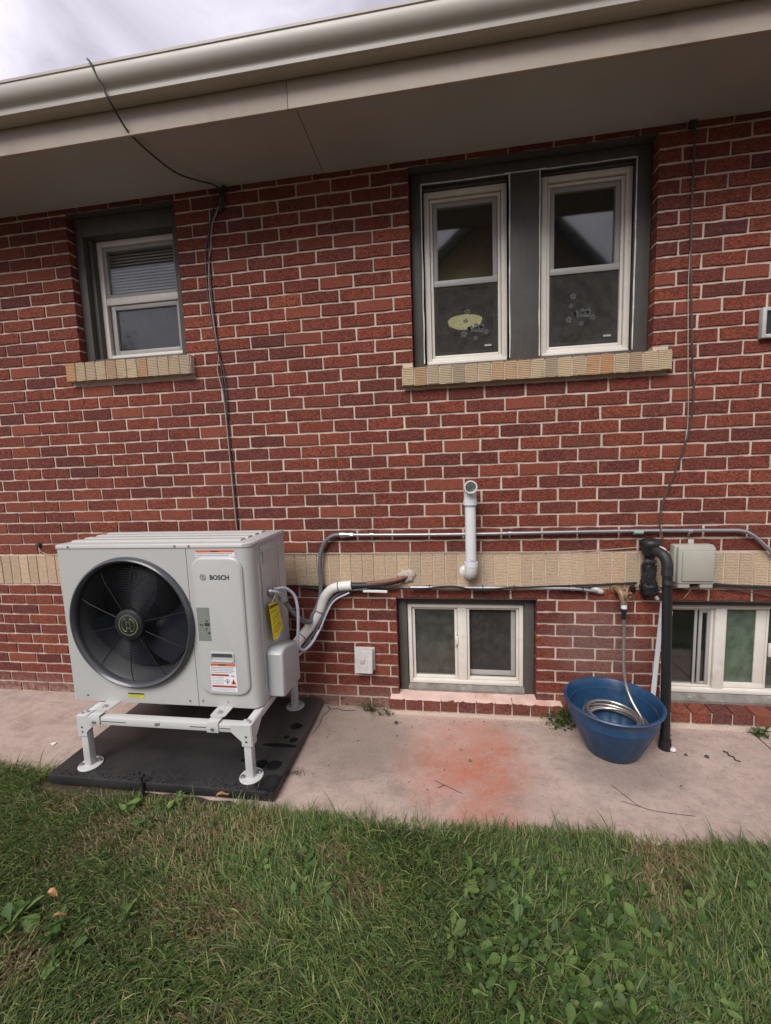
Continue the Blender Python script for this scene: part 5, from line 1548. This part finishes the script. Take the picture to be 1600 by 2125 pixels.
pt = empty('planter', (3.619, -0.258, 0.0))
tag(pt, 'round blue plastic planter on the concrete holding a coiled steel hose', 'planter')
flute = lambda a, h: 1.0 + (0.040 * abs(math.sin(a * 7)) ** 0.7 - 0.026) * (1.0 if 0.012 < h < 0.175 else 0.0) * min(1.0, (0.175 - h) / 0.05 if h < 0.175 else 0)
prof_o = [(0.001, 0.002), (0.118, 0.002), (0.128, 0.008), (0.138, 0.030), (0.160, 0.078), (0.181, 0.125), (0.198, 0.165), (0.2045, 0.186), (0.2095, 0.188), (0.2105, 0.194), (0.208, 0.199), (0.2145, 0.238), (0.222, 0.252), (0.231, 0.256), (0.233, 0.262), (0.229, 0.267),
          (0.219, 0.266), (0.213, 0.255), (0.207, 0.236), (0.203, 0.222), (0.199, 0.220), (0.196, 0.196), (0.178, 0.135), (0.155, 0.080), (0.130, 0.024), (0.112, 0.014), (0.001, 0.014)]
prof_o = [(r_ * 1.014, h_ * 1.03) for r_, h_ in prof_o]
MB().lathe(prof_o, (3.619, -0.258, 0.0), 'z', 112, wob=flute).build('pot', M['planter'], pt, 40)

# ---- bracketed metal frame at the right edge
wb = empty('wall_hatch', (4.47, -0.02, 2.09))
tag(wb, 'small metal framed hatch on the brick wall at the far right edge', 'hatch')
fr = MB(); frame_ring(fr, 4.360, 4.590, 2.092, 2.240, 0.018, -0.030, 0.003)
fr.build('frame', M['grey_vent'], wb, 30)
MB().box(4.378, 4.572, -0.012, -0.008, 2.110, 2.222).build('glass', M['black_gloss'], wb, 0)

# ================================================================ LAWN
def field(x, y, seed, f0=1.0):
    r = np.random.default_rng(seed)
    out = np.zeros_like(x)
    for k in range(7):
        fx, fy, ph = r.normal(0, 2.6 * f0), r.normal(0, 2.6 * f0), r.uniform(0, 6.28)
        out += np.sin(fx * x + fy * y + ph) / (1 + 0.25 * k)
    return out / 2.6

GREENS = np.array([[0.118, 0.172, 0.046], [0.082, 0.130, 0.034], [0.170, 0.220, 0.066], [0.092, 0.140, 0.050], [0.245, 0.280, 0.105], [0.048, 0.082, 0.024], [0.120, 0.170, 0.078]])
STRAW = np.array([[0.27, 0.20, 0.10], [0.20, 0.14, 0.075], [0.33, 0.26, 0.15]])

def dry_mask(x, y):
    m = np.clip((field(x, y, 3, 1.6) - 0.30) * 1.4, 0, 1)
    for cx, cy, r_ in ((1.65, -0.92, 0.16), (1.35, -0.93, 0.12), (1.52, -1.05, 0.13), (1.95, -0.95, 0.14), (1.75, -1.02, 0.16), (2.0, -1.3, 0.15), (2.45, -1.15, 0.12), (2.35, -1.02, 0.10), (1.0, -0.86, 0.12)):
        m = np.maximum(m, np.clip(1.25 - np.hypot(x - cx, (y - cy) * 1.3) / r_, 0, 1))
    return m

def blades(n, xr, yr, hmin, hmax, seg, edge=False, near_edge=False):
    r = rng
    x = r.uniform(*xr, n)
    e = slab_edge(x)
    if near_edge:
        y = e + r.normal(-0.012, 0.022, n)
    else:
        y = r.uniform(*yr, n)
        k = y < e + 0.005
        x, y = x[k], y[k]
    # keep blades off the pad
    k = ~((x > 0.74) & (x < 2.00) & (y > -0.835 - 0.012 * np.sin(x * 23)))
    x, y = x[k], y[k]
    n = len(x)
    dry = dry_mask(x, y)
    thin = r.random(n) > 0.30 * np.clip(dry, 0, 1)
    x, y, dry = x[thin], y[thin], dry[thin]
    n = len(x)
    th = 2.6 * field(x, y, 8, 0.55) + r.normal(0, 0.9, n) - 0.6
    lean = np.clip(r.normal(0.98, 0.36, n), 0.1, 1.5)
    if near_edge:
        th = np.where(r.random(n) < 0.55, r.normal(1.57, 0.7, n), th); lean *= 0.85
    h = r.uniform(hmin, hmax, n) * (1 - 0.35 * np.clip(dry, 0, 1)) * np.where(r.random(n) < 0.12, 1.5, 1.0)
    wd = r.uniform(0.0011, 0.0026, n) * np.where(r.random(n) < 0.10, 1.6, 1.0)
    dx, dy = np.cos(th), np.sin(th)
    px, py = -dy, dx
    tw = r.normal(0, 0.5, n)
    px, py = px * np.cos(tw) - py * np.sin(tw), px * np.sin(tw) + py * np.cos(tw)
    lv = seg + 1
    V = np.zeros((n, 2 * seg + 1, 3))
    for i in range(lv):
        t = i / seg
        ang = lean * (0.35 + 0.75 * t)
        hor = h * t * np.sin(ang); ver = h * t * np.cos(ang * 0.96)
        bx, by, bz = x + dx * hor, y + dy * hor, -0.012 + np.maximum(ver, 0.004 * t)
        w_ = wd * (1 - 0.55 * t)
        if i < seg:
            V[:, 2 * i] = np.stack([bx - px * w_, by - py * w_, bz], 1)
            V[:, 2 * i + 1] = np.stack([bx + px * w_, by + py * w_, bz], 1)
        else:
            V[:, 2 * i] = np.stack([bx, by, bz], 1)
    m = 2 * seg + 1
    q = []
    for i in range(seg - 1):
        q.append((2 * i, 2 * i + 1, 2 * i + 3, 2 * i + 2))
    tri = (2 * seg - 2, 2 * seg - 1, 2 * seg)
    tone = np.clip(0.5 + 0.5 * field(x, y, 21, 0.8), 0, 1)[:, None]
    c = GREENS[r.integers(0, len(GREENS), n)] * (0.80 + 0.42 * tone) * r.uniform(0.75, 1.25, (n, 1))
    s = STRAW[r.integers(0, 3, n)] * r.uniform(0.7, 1.15, (n, 1))
    isdry = (r.random(n) < 0.07 + 0.58 * dry)[:, None]
    c = np.where(isdry, s, c)
    return V, np.array(q), np.array(tri), np.repeat(c[:, None, :], m, 1)

def pack(name, parts, mat):
    VV, CC, loops, starts, base, ls_ = [], [], [], [], 0, 0
    for V, q, tri, C in parts:
        n, m = V.shape[0], V.shape[1]
        off = (np.arange(n) * m + base)[:, None]
        VV.append(V.reshape(-1, 3)); CC.append(C.reshape(-1, 3))
        for row in q:
            lp = off + np.array(row)[None, :]
            loops.append(lp.reshape(-1)); starts.append(ls_ + np.arange(n) * 4); ls_ += n * 4
        if tri is not None:
            lp = off + np.array(tri)[None, :]
            loops.append(lp.reshape(-1)); starts.append(ls_ + np.arange(n) * 3); ls_ += n * 3
        base += n * m
    VV, CC, loops, starts = np.concatenate(VV), np.concatenate(CC), np.concatenate(loops), np.concatenate(starts)
    me = bpy.data.meshes.new(name)
    me.vertices.add(len(VV)); me.loops.add(len(loops)); me.polygons.add(len(starts))
    me.vertices.foreach_set('co', VV.astype(np.float32).ravel())
    me.loops.foreach_set('vertex_index', loops.astype(np.int32))
    me.polygons.foreach_set('loop_start', starts.astype(np.int32))
    me.update(calc_edges=True)
    at = me.attributes.new('col', 'FLOAT_COLOR', 'POINT')
    at.data.foreach_set('color', np.concatenate([CC, np.ones((len(CC), 1))], 1).astype(np.float32).ravel())
    me.validate()
    return mesh_obj(name, me, mat)

parts = [blades(165000, (0.0, 5.0), (-1.85, -0.66), 0.026, 0.062, 3),
         blades(6500, (0.1, 4.9), None, 0.025, 0.060, 3, near_edge=True),
         blades(700, (0.1, 4.9), None, 0.06, 0.11, 3, near_edge=True),
         blades(15000, (1.9, 4.9), (-1.75, -0.80), 0.055, 0.095, 3),
         blades(70000, (-2.5, 7.0), (-4.2, -0.66), 0.03, 0.07, 2)]
lawn = pack('grass', parts, M['grass'])
tag(lawn, 'short mown lawn grass with dry straw patches in front of the path', 'grass', kind='stuff')

# ---- broadleaf weeds in the lawn: small cupped leaves, seven vertices each
def leaves(xy, zr, lmin, lmax, greens, tilt=0.35, aspect=0.42, ang=None):
    r = rng
    n = len(xy)
    x, y = xy[:, 0], xy[:, 1]
    th = r.uniform(0, 6.283, n) if ang is None else ang
    el = r.normal(0.15, tilt, n)
    roll = r.normal(0, 0.45, n)
    L = lmin + (lmax - lmin) * r.random(n) ** 1.7; W = L * aspect * r.uniform(0.6, 1.35, n)
    z = r.uniform(*zr, n)
    d = np.stack([np.cos(th) * np.cos(el), np.sin(th) * np.cos(el), np.sin(el)], 1)
    s = np.stack([-np.sin(th), np.cos(th), np.zeros(n)], 1)
    nn = np.cross(d, s)
    s2 = s * np.cos(roll)[:, None] + nn * np.sin(roll)[:, None]
    up = np.cross(d, s2)
    P0 = np.stack([x, y, z], 1)
    prof = [(0.0, 0.12), (0.30, 0.46), (0.62, 1.0), (0.86, 0.78), (1.0, 0.0)]
    cols = []
    V = np.zeros((n, 13, 3))
    idx = 0
    for t, w_ in prof:
        c = P0 + d * (L * t)[:, None] - up * (L * 0.16 * t * t)[:, None]
        if w_ == 0:
            V[:, idx] = c; idx += 1
        else:
            e1, e2 = r.uniform(0.72, 1.22, n), r.uniform(0.72, 1.22, n)
            V[:, idx] = c - s2 * (W * w_ * 0.5 * e1)[:, None] + up * (W * 0.14 * w_ * e2)[:, None]
            V[:, idx + 1] = c
            V[:, idx + 2] = c + s2 * (W * w_ * 0.5 * e2)[:, None] + up * (W * 0.14 * w_ * e1)[:, None]
            idx += 3
    q = []
    for i in range(3):
        a = 3 * i
        q += [(a, a + 1, a + 4, a + 3), (a + 1, a + 2, a + 5, a + 4)]
    q.append((9, 10, 12, 12))
    g = greens[r.integers(0, len(greens), n)] * r.uniform(0.7, 1.3, (n, 1))
    C = np.repeat(g[:, None, :], 13, 1)
    C[:, 1::3] *= 1.12
    return V, q, C

LG = np.array([[0.080, 0.138, 0.034], [0.060, 0.108, 0.028], [0.105, 0.165, 0.042], [0.075, 0.120, 0.044], [0.046, 0.084, 0.024], [0.135, 0.185, 0.06]])
def pack_leaves(name, sets):
    parts = []
    for V, q, C in sets:
        quads = [r for r in q if r[2] != r[3]]
        parts.append((V, quads, (9, 10, 12), C))
        parts_t = (V, [], (10, 11, 12), C)
        parts.append(parts_t)
    return pack(name, parts, M['grass'])

def scatter(n, blobs):
    pts = []
    for cx, cy, sx, sy, w_ in blobs:
        k = int(n * w_)
        pts.append(np.stack([rng.normal(cx, sx, k), rng.normal(cy, sy, k)], 1))
    p = np.concatenate(pts)
    return p[p[:, 1] < slab_edge(p[:, 0]) - 0.03]
cen = scatter(240, [(3.02, -1.12, 0.20, 0.10, 0.22), (3.22, -1.30, 0.20, 0.13, 0.34), (3.45, -1.40, 0.18, 0.09, 0.16), (2.92, -1.36, 0.14, 0.08, 0.10), (3.70, -1.05, 0.14, 0.06, 0.04), (1.52, -1.40, 0.10, 0.05, 0.04), (2.28, -1.12, 0.12, 0.07, 0.04), (1.38, -0.93, 0.08, 0.04, 0.02)])
cnt = rng.integers(7, 17, len(cen))
big = np.repeat(cen, cnt, 0)
bang = rng.uniform(0, 6.283, len(big))
big = big + 0.006 * np.stack([np.cos(bang), np.sin(bang)], 1) + rng.normal(0, 0.004, big.shape)
small = scatter(1100, [(3.1, -1.25, 0.45, 0.22, 0.5), (2.0, -1.2, 0.5, 0.25, 0.25), (1.35, -0.98, 0.25, 0.12, 0.1), (2.6, -1.4, 0.5, 0.15, 0.15)])
wd = pack_leaves('lawn_weeds', [leaves(big, (0.004, 0.030), 0.016, 0.062, LG, 0.42, 0.46, bang), leaves(small, (0.006, 0.028), 0.008, 0.018, LG, 0.5, 0.65)])
tag(wd, 'broad green weed leaves spreading through the lawn in the right foreground', 'weeds', kind='stuff')

def rosette(name, cx, cy, n, lmin, lmax, label, zr=(0.008, 0.03), aspect=0.36, tone=1.0):
    a = np.sort(rng.uniform(0, 6.283, n)) if n > 3 else rng.uniform(0, 6.283, n)
    xy = np.stack([cx + 0.012 * np.cos(a), cy + 0.012 * np.sin(a)], 1)
    V, q, C = leaves(xy, zr, lmin, lmax, LG * tone, 0.28, aspect, a)
    o = pack_leaves(name, [(V, q, C)])
    return tag(o, label, 'weed')
rosette('dandelion', 1.30, -1.40, 9, 0.045, 0.075, 'large broad-leaved weed at the lower left of the lawn', (0.02, 0.04), 0.5)
rosette('dandelion', 2.92, -1.335, 8, 0.04, 0.065, 'leafy rosette weed with long stalks in the middle foreground', (0.018, 0.035), 0.42)
rosette('dandelion', 1.52, -0.845, 14, 0.025, 0.05, 'bright green weed growing against the front edge of the black pad', (0.015, 0.045), 0.4, 1.15)
rosette('dandelion', 2.22, -1.10, 8, 0.03, 0.05, 'round-leaved weed right of the dry patches on the lawn', (0.018, 0.035), 0.55)

# ---- weeds at the foot of the wall
def tuft(name, cx, cy, n, h, label, spread=0.05):
    r = rng
    mbt = []
    x = cx + r.normal(0, spread * 0.35, n); y = cy - np.abs(r.normal(0, 0.012, n))
    th = r.uniform(2.6, 6.8, n); lean = np.clip(r.normal(0.8, 0.4, n), 0.1, 1.4)
    hh = r.uniform(0.5, 1.0, n) * h
    seg = 4
    V = np.zeros((n, 2 * seg + 1, 3)); wd_ = r.uniform(0.0010, 0.0020, n)
    for i in range(seg + 1):
        t = i / seg
        ang = lean * (0.2 + 1.1 * t)
        bx, by = x + np.cos(th) * hh * t * np.sin(ang), y + np.sin(th) * hh * t * np.sin(ang)
        by = np.minimum(by, -0.004)
        bz = 0.001 + np.maximum(hh * t * np.cos(ang), 0.002)
        w_ = wd_ * (1 - 0.6 * t)
        if i < seg:
            V[:, 2 * i] = np.stack([bx + np.sin(th) * w_, by - np.cos(th) * w_, bz], 1)
            V[:, 2 * i + 1] = np.stack([bx - np.sin(th) * w_, by + np.cos(th) * w_, bz], 1)
        else: V[:, 2 * i] = np.stack([bx, by, bz], 1)
    q = [(2 * i, 2 * i + 1, 2 * i + 3, 2 * i + 2) for i in range(seg - 1)]
    c = GREENS[r.integers(0, 6, n)] * r.uniform(0.7, 1.2, (n, 1)) * 0.55
    o = pack(name, [(V, q, (2 * seg - 2, 2 * seg - 1, 2 * seg), np.repeat(c[:, None, :], 2 * seg + 1, 1))], M['grass'])
    return tag(o, label, 'weed')
tuft('grass_tuft', 2.285, -0.030, 70, 0.150, 'dark grass tuft growing from the crack below the vent hood')
tuft('grass_tuft', 2.00, -0.60, 30, 0.05, 'small grass tuft at the right edge of the black pad', 0.12)
def bush(name, cx, cy, n, sx, sy, sz, lmin, lmax, label, tone=0.8):
    xy = np.stack([cx + rng.normal(0, sx, n), np.minimum(cy + rng.normal(0, sy, n), -0.012)], 1)
    V, q, C = leaves(xy, (0.004, sz), lmin, lmax, LG * tone, 0.5, 0.62)
    V[..., 1] = np.minimum(V[..., 1], -0.003); V[..., 2] = np.maximum(V[..., 2], 0.003)
    o = pack_leaves(name, [(V, q, C)])
    stems = []
    return tag(o, label, 'weed')
bush('creeping_weed', 3.412, -0.085, 260, 0.042, 0.026, 0.090, 0.012, 0.030, 'low dark leafy weed between basement sill and blue planter', 0.72)
bush('creeping_weed', 2.40, -0.075, 40, 0.022, 0.010, 0.045, 0.010, 0.022, 'tiny leafy weed at the left end of the dusty basement sill')
bush('creeping_weed', 4.44, -0.085, 90, 0.020, 0.012, 0.040, 0.012, 0.028, 'small green weed at the concrete joint under the right basement window')

# ---- litter
def flat_leaf(name, x, y, z, L, W, a, label, mat):
    v, f = [], []
    for t, w_ in ((0, .05), (.2, .6), (.5, 1), (.8, .6), (1, .05)):
        for s in (-1, 0, 1):
            lx, ly = (t - .5) * L, s * w_ * W / 2
            v.append((x + lx * math.cos(a) - ly * math.sin(a), y + lx * math.sin(a) + ly * math.cos(a), z + 0.008 * abs(s) + 0.012 * math.sin(t * 5)))
    for i in range(4):
        for s in range(2): f.append((3 * i + s, 3 * i + s + 1, 3 * i + 4 + s, 3 * i + 3 + s))
    return tag(MB().add(v, f).build(name, mat, smooth=60), label, 'leaf')
flat_leaf('dry_leaf', 1.738, -0.828, 0.045, 0.060, 0.022, 0.7, 'curled tan dry leaf lying by the front edge of the black pad', M['dry_leaf'])
flat_leaf('dry_leaf', 1.368, -1.328, 0.050, 0.035, 0.026, 0.2, 'orange brown dry leaf on the left lawn, upper of the two', M['dry_leaf'])
flat_leaf('dry_leaf', 1.463, -1.392, 0.050, 0.040, 0.015, 0.9, 'orange brown dry leaf on the left lawn, lower of the two', M['dry_leaf'])
tag(MB().tube([(4.165, -0.235, 0.004), (4.178, -0.250, 0.006), (4.172, -0.268, 0.005), (4.188, -0.282, 0.006), (4.182, -0.300, 0.004), (4.20, -0.312, 0.004)], 0.0032, 6).build('twig', M['twig'], smooth=50), 'small dark zigzag twig on the concrete right of the standpipe', 'twig')
tw = [((3.27, -0.60, 0.003), (3.36, -0.66, 0.004), (3.44, -0.70, 0.003)), ((3.44, -0.70, 0.003), (3.52, -0.69, 0.004), (3.60, -0.70, 0.003))]
tag(MB().tube(spline([(3.52, -0.53, 0.003), (3.56, -0.60, 0.004), (3.60, -0.655, 0.004), (3.68, -0.675, 0.004), (3.80, -0.682, 0.003)], 4), 0.0009, 5).tube(spline([(3.60, -0.655, 0.004), (3.57, -0.645, 0.004), (3.53, -0.628, 0.004)], 4), 0.0008, 5).build('dry_stalk', M['twig'], smooth=50), 'thin forked dry stalk on the concrete in front of the planter', 'stalk')
tag(MB().tube(spline([(2.70, -0.585, 0.003), (2.76, -0.622, 0.006), (2.83, -0.655, 0.003)], 4), 0.0010, 5).tube([(2.75, -0.61, 0.004), (2.715, -0.632, 0.004)], 0.0012, 5).build('dry_stalk', M['twig'], smooth=50), 'thin dry stalk lying on the orange stained concrete', 'stalk')
def pebble(x, y, r_, label, mat):
    bm_ = bmesh.new(); bmesh.ops.create_icosphere(bm_, subdivisions=2, radius=1)
    for vv in bm_.verts:
        s_ = 1 + random.uniform(-.15, .15)
        vv.co = Vector((x + vv.co.x * r_ * s_, y + vv.co.y * r_ * s_, r_ * 0.6 + vv.co.z * r_ * 0.6 * s_))
    return tag(MB().bm(bm_).build('pebble', mat, smooth=60), label, 'pebble')
pebble(2.46, -0.150, 0.012, 'round dark pebble on the pale concrete below the dusty sill', M['stone'])
pebble(4.06, -0.290, 0.010, 'dark pebble on the concrete between standpipe and twig', M['stone'])
pebble(3.965, -0.285, 0.008, 'tiny dark pebble close to the foot of the standpipe', M['stone'])
pebble(2.83, -0.352, 0.009, 'reddish brick crumb at the top of the orange stain', M['brick'])
pebble(2.875, -0.432, 0.008, 'reddish brick crumb in the centre of the orange stain', M['brick'])
pebble(3.915, -0.255, 0.018, 'white pebble tucked against the foot of the standpipe', M['paper'])
crumbs = MB()
for k in range(240):
    x, y = random.choice((random.gauss(2.9, 0.35), random.gauss(4.1, 0.25), random.uniform(2.0, 4.6))), random.choice((random.uniform(-0.78, -0.10), random.gauss(-0.12, 0.03)))
    s_ = random.uniform(0.0008, 0.0016) if random.random() < 0.85 else random.uniform(0.0018, 0.0032)
    if not (2.0 < x < 4.7 and -0.80 < y < -0.07): continue
    if 3.35 < x < 3.9 and y > -0.5: continue
    crumbs.box(x - s_, x + s_, y - s_ * random.uniform(.5, 1), y + s_, 0.0005, s_ * 1.1)
tag(crumbs.build('grit', M['stone'], smooth=0), 'fine dark grit scattered over the concrete path', 'grit', kind='stuff')
tag(MB().add([(0.500, -0.520, 0.004), (0.530, -0.528, 0.003), (0.536, -0.512, 0.007), (0.512, -0.505, 0.005), (0.500, -0.520, 0.005), (0.530, -0.528, 0.004), (0.536, -0.512, 0.008), (0.512, -0.505, 0.006)],
             [(3, 2, 1, 0), (4, 5, 6, 7), (0, 1, 5, 4), (1, 2, 6, 5), (2, 3, 7, 6), (3, 0, 4, 7)]).build('paper_scrap', M['paper'], smooth=0), 'small white paper scrap on the concrete left of the pad', 'scrap')
sk = MB().tube([(1.318, -0.806, -0.012), (1.312, -0.803, 0.085)], 0.006, 8).tube([(1.298, -0.803, 0.088), (1.326, -0.803, 0.094)], 0.0075, 8).tube([(1.306, -0.803, 0.094), (1.300, -0.803, 0.112)], 0.006, 8)
tag(sk.build('irrigation_stake', M['black'], smooth=40), 'small black irrigation stake standing at the front edge of the pad', 'stake')
# broken concrete flakes by the pad corner
ck = MB().tube(spline([(2.00, -0.005, 0.0015), (2.03, -0.035, 0.0012), (2.07, -0.028, 0.0015), (2.12, -0.045, 0.0012), (2.19, -0.035, 0.001)], 4), 0.0026, 4).tube(spline([(2.03, -0.035, 0.001), (2.015, -0.075, 0.001), (2.00, -0.12, 0.001), (2.005, -0.20, 0.001), (1.99, -0.30, 0.001)], 4), 0.002, 4)
tag(ck.build('path_crack', M['twig'], smooth=0), 'dark crack in the concrete at the back corner of the pad', 'crack')

# ================================================================ BEHIND THE CAMERA (seen in the panes)
nb = empty('neighbour_house', (4.6, -12.0, 0.0))
tag(nb, 'neighbouring brick house with steep gable, mirrored in the window panes', 'house')
MB().prism([(0.3, -0.012), (8.6, -0.012), (8.6, 4.0), (4.6, 8.3), (0.3, 4.7)], 'y', -16.0, -9.2).build('wall', M['nb_wall'], nb, 0)
MB().prism([(4.6, 8.32), (-0.2, 4.28), (-0.2, 4.52), (4.6, 8.58)], 'y', -16.4, -8.9).build('roof', M['nb_roof'], nb, 0)
MB().prism([(4.601, 8.32), (9.1, 3.46), (9.1, 3.72), (4.601, 8.58)], 'y', -16.4, -8.9).build('roof', M['nb_roof'], nb, 0)
for x in (2.6, 5.6):
    wn_ = MB().box(x, x + 1.1, -9.21, -9.15, 1.4, 2.9).build('window', M['nb_trim'], nb, 0)
    MB().box(x + 0.08, x + 1.02, -9.148, -9.14, 1.48, 2.82).build('pane', M['black_gloss'], wn_, 0)
tr = empty('tree', (-6.9, -7.5, -0.012))
tag(tr, 'leafy tree mirrored in the lower pane of the small window', 'tree')
MB().tube(spline([(-6.9, -7.5, -0.012), (-6.85, -7.5, 1.4), (-7.0, -7.4, 3.0), (-6.9, -7.5, 4.6)], 5), [0.20 - 0.010 * k for k in range(16)], 10).tube(spline([(-6.95, -7.45, 2.2), (-6.3, -7.3, 3.2), (-5.8, -7.2, 4.2)], 4), 0.06, 6).tube(spline([(-6.95, -7.45, 2.6), (-7.6, -7.6, 3.6), (-8.0, -7.7, 4.6)], 4), 0.06, 6).build('trunk', M['bark'], tr, 50)
cl = rng.normal(0, 1, (60, 3)); cl /= np.linalg.norm(cl, axis=1)[:, None]
cl = np.array([-6.8, -7.4, 4.6]) + cl * np.array([1.5, 1.4, 1.5]) * rng.uniform(0.4, 1.0, (60, 1))
pp = cl[rng.integers(0, 60, 6000)] + rng.normal(0, 0.22, (6000, 3))
V, q, C = leaves(pp[:, :2], (0, 0.001), 0.06, 0.13, LG * 0.7, 0.8, 0.5)
V[..., 2] += pp[:, 2][:, None]
cr = pack_leaves('crown', [(V, q, C)])
set_parent(cr, tr)
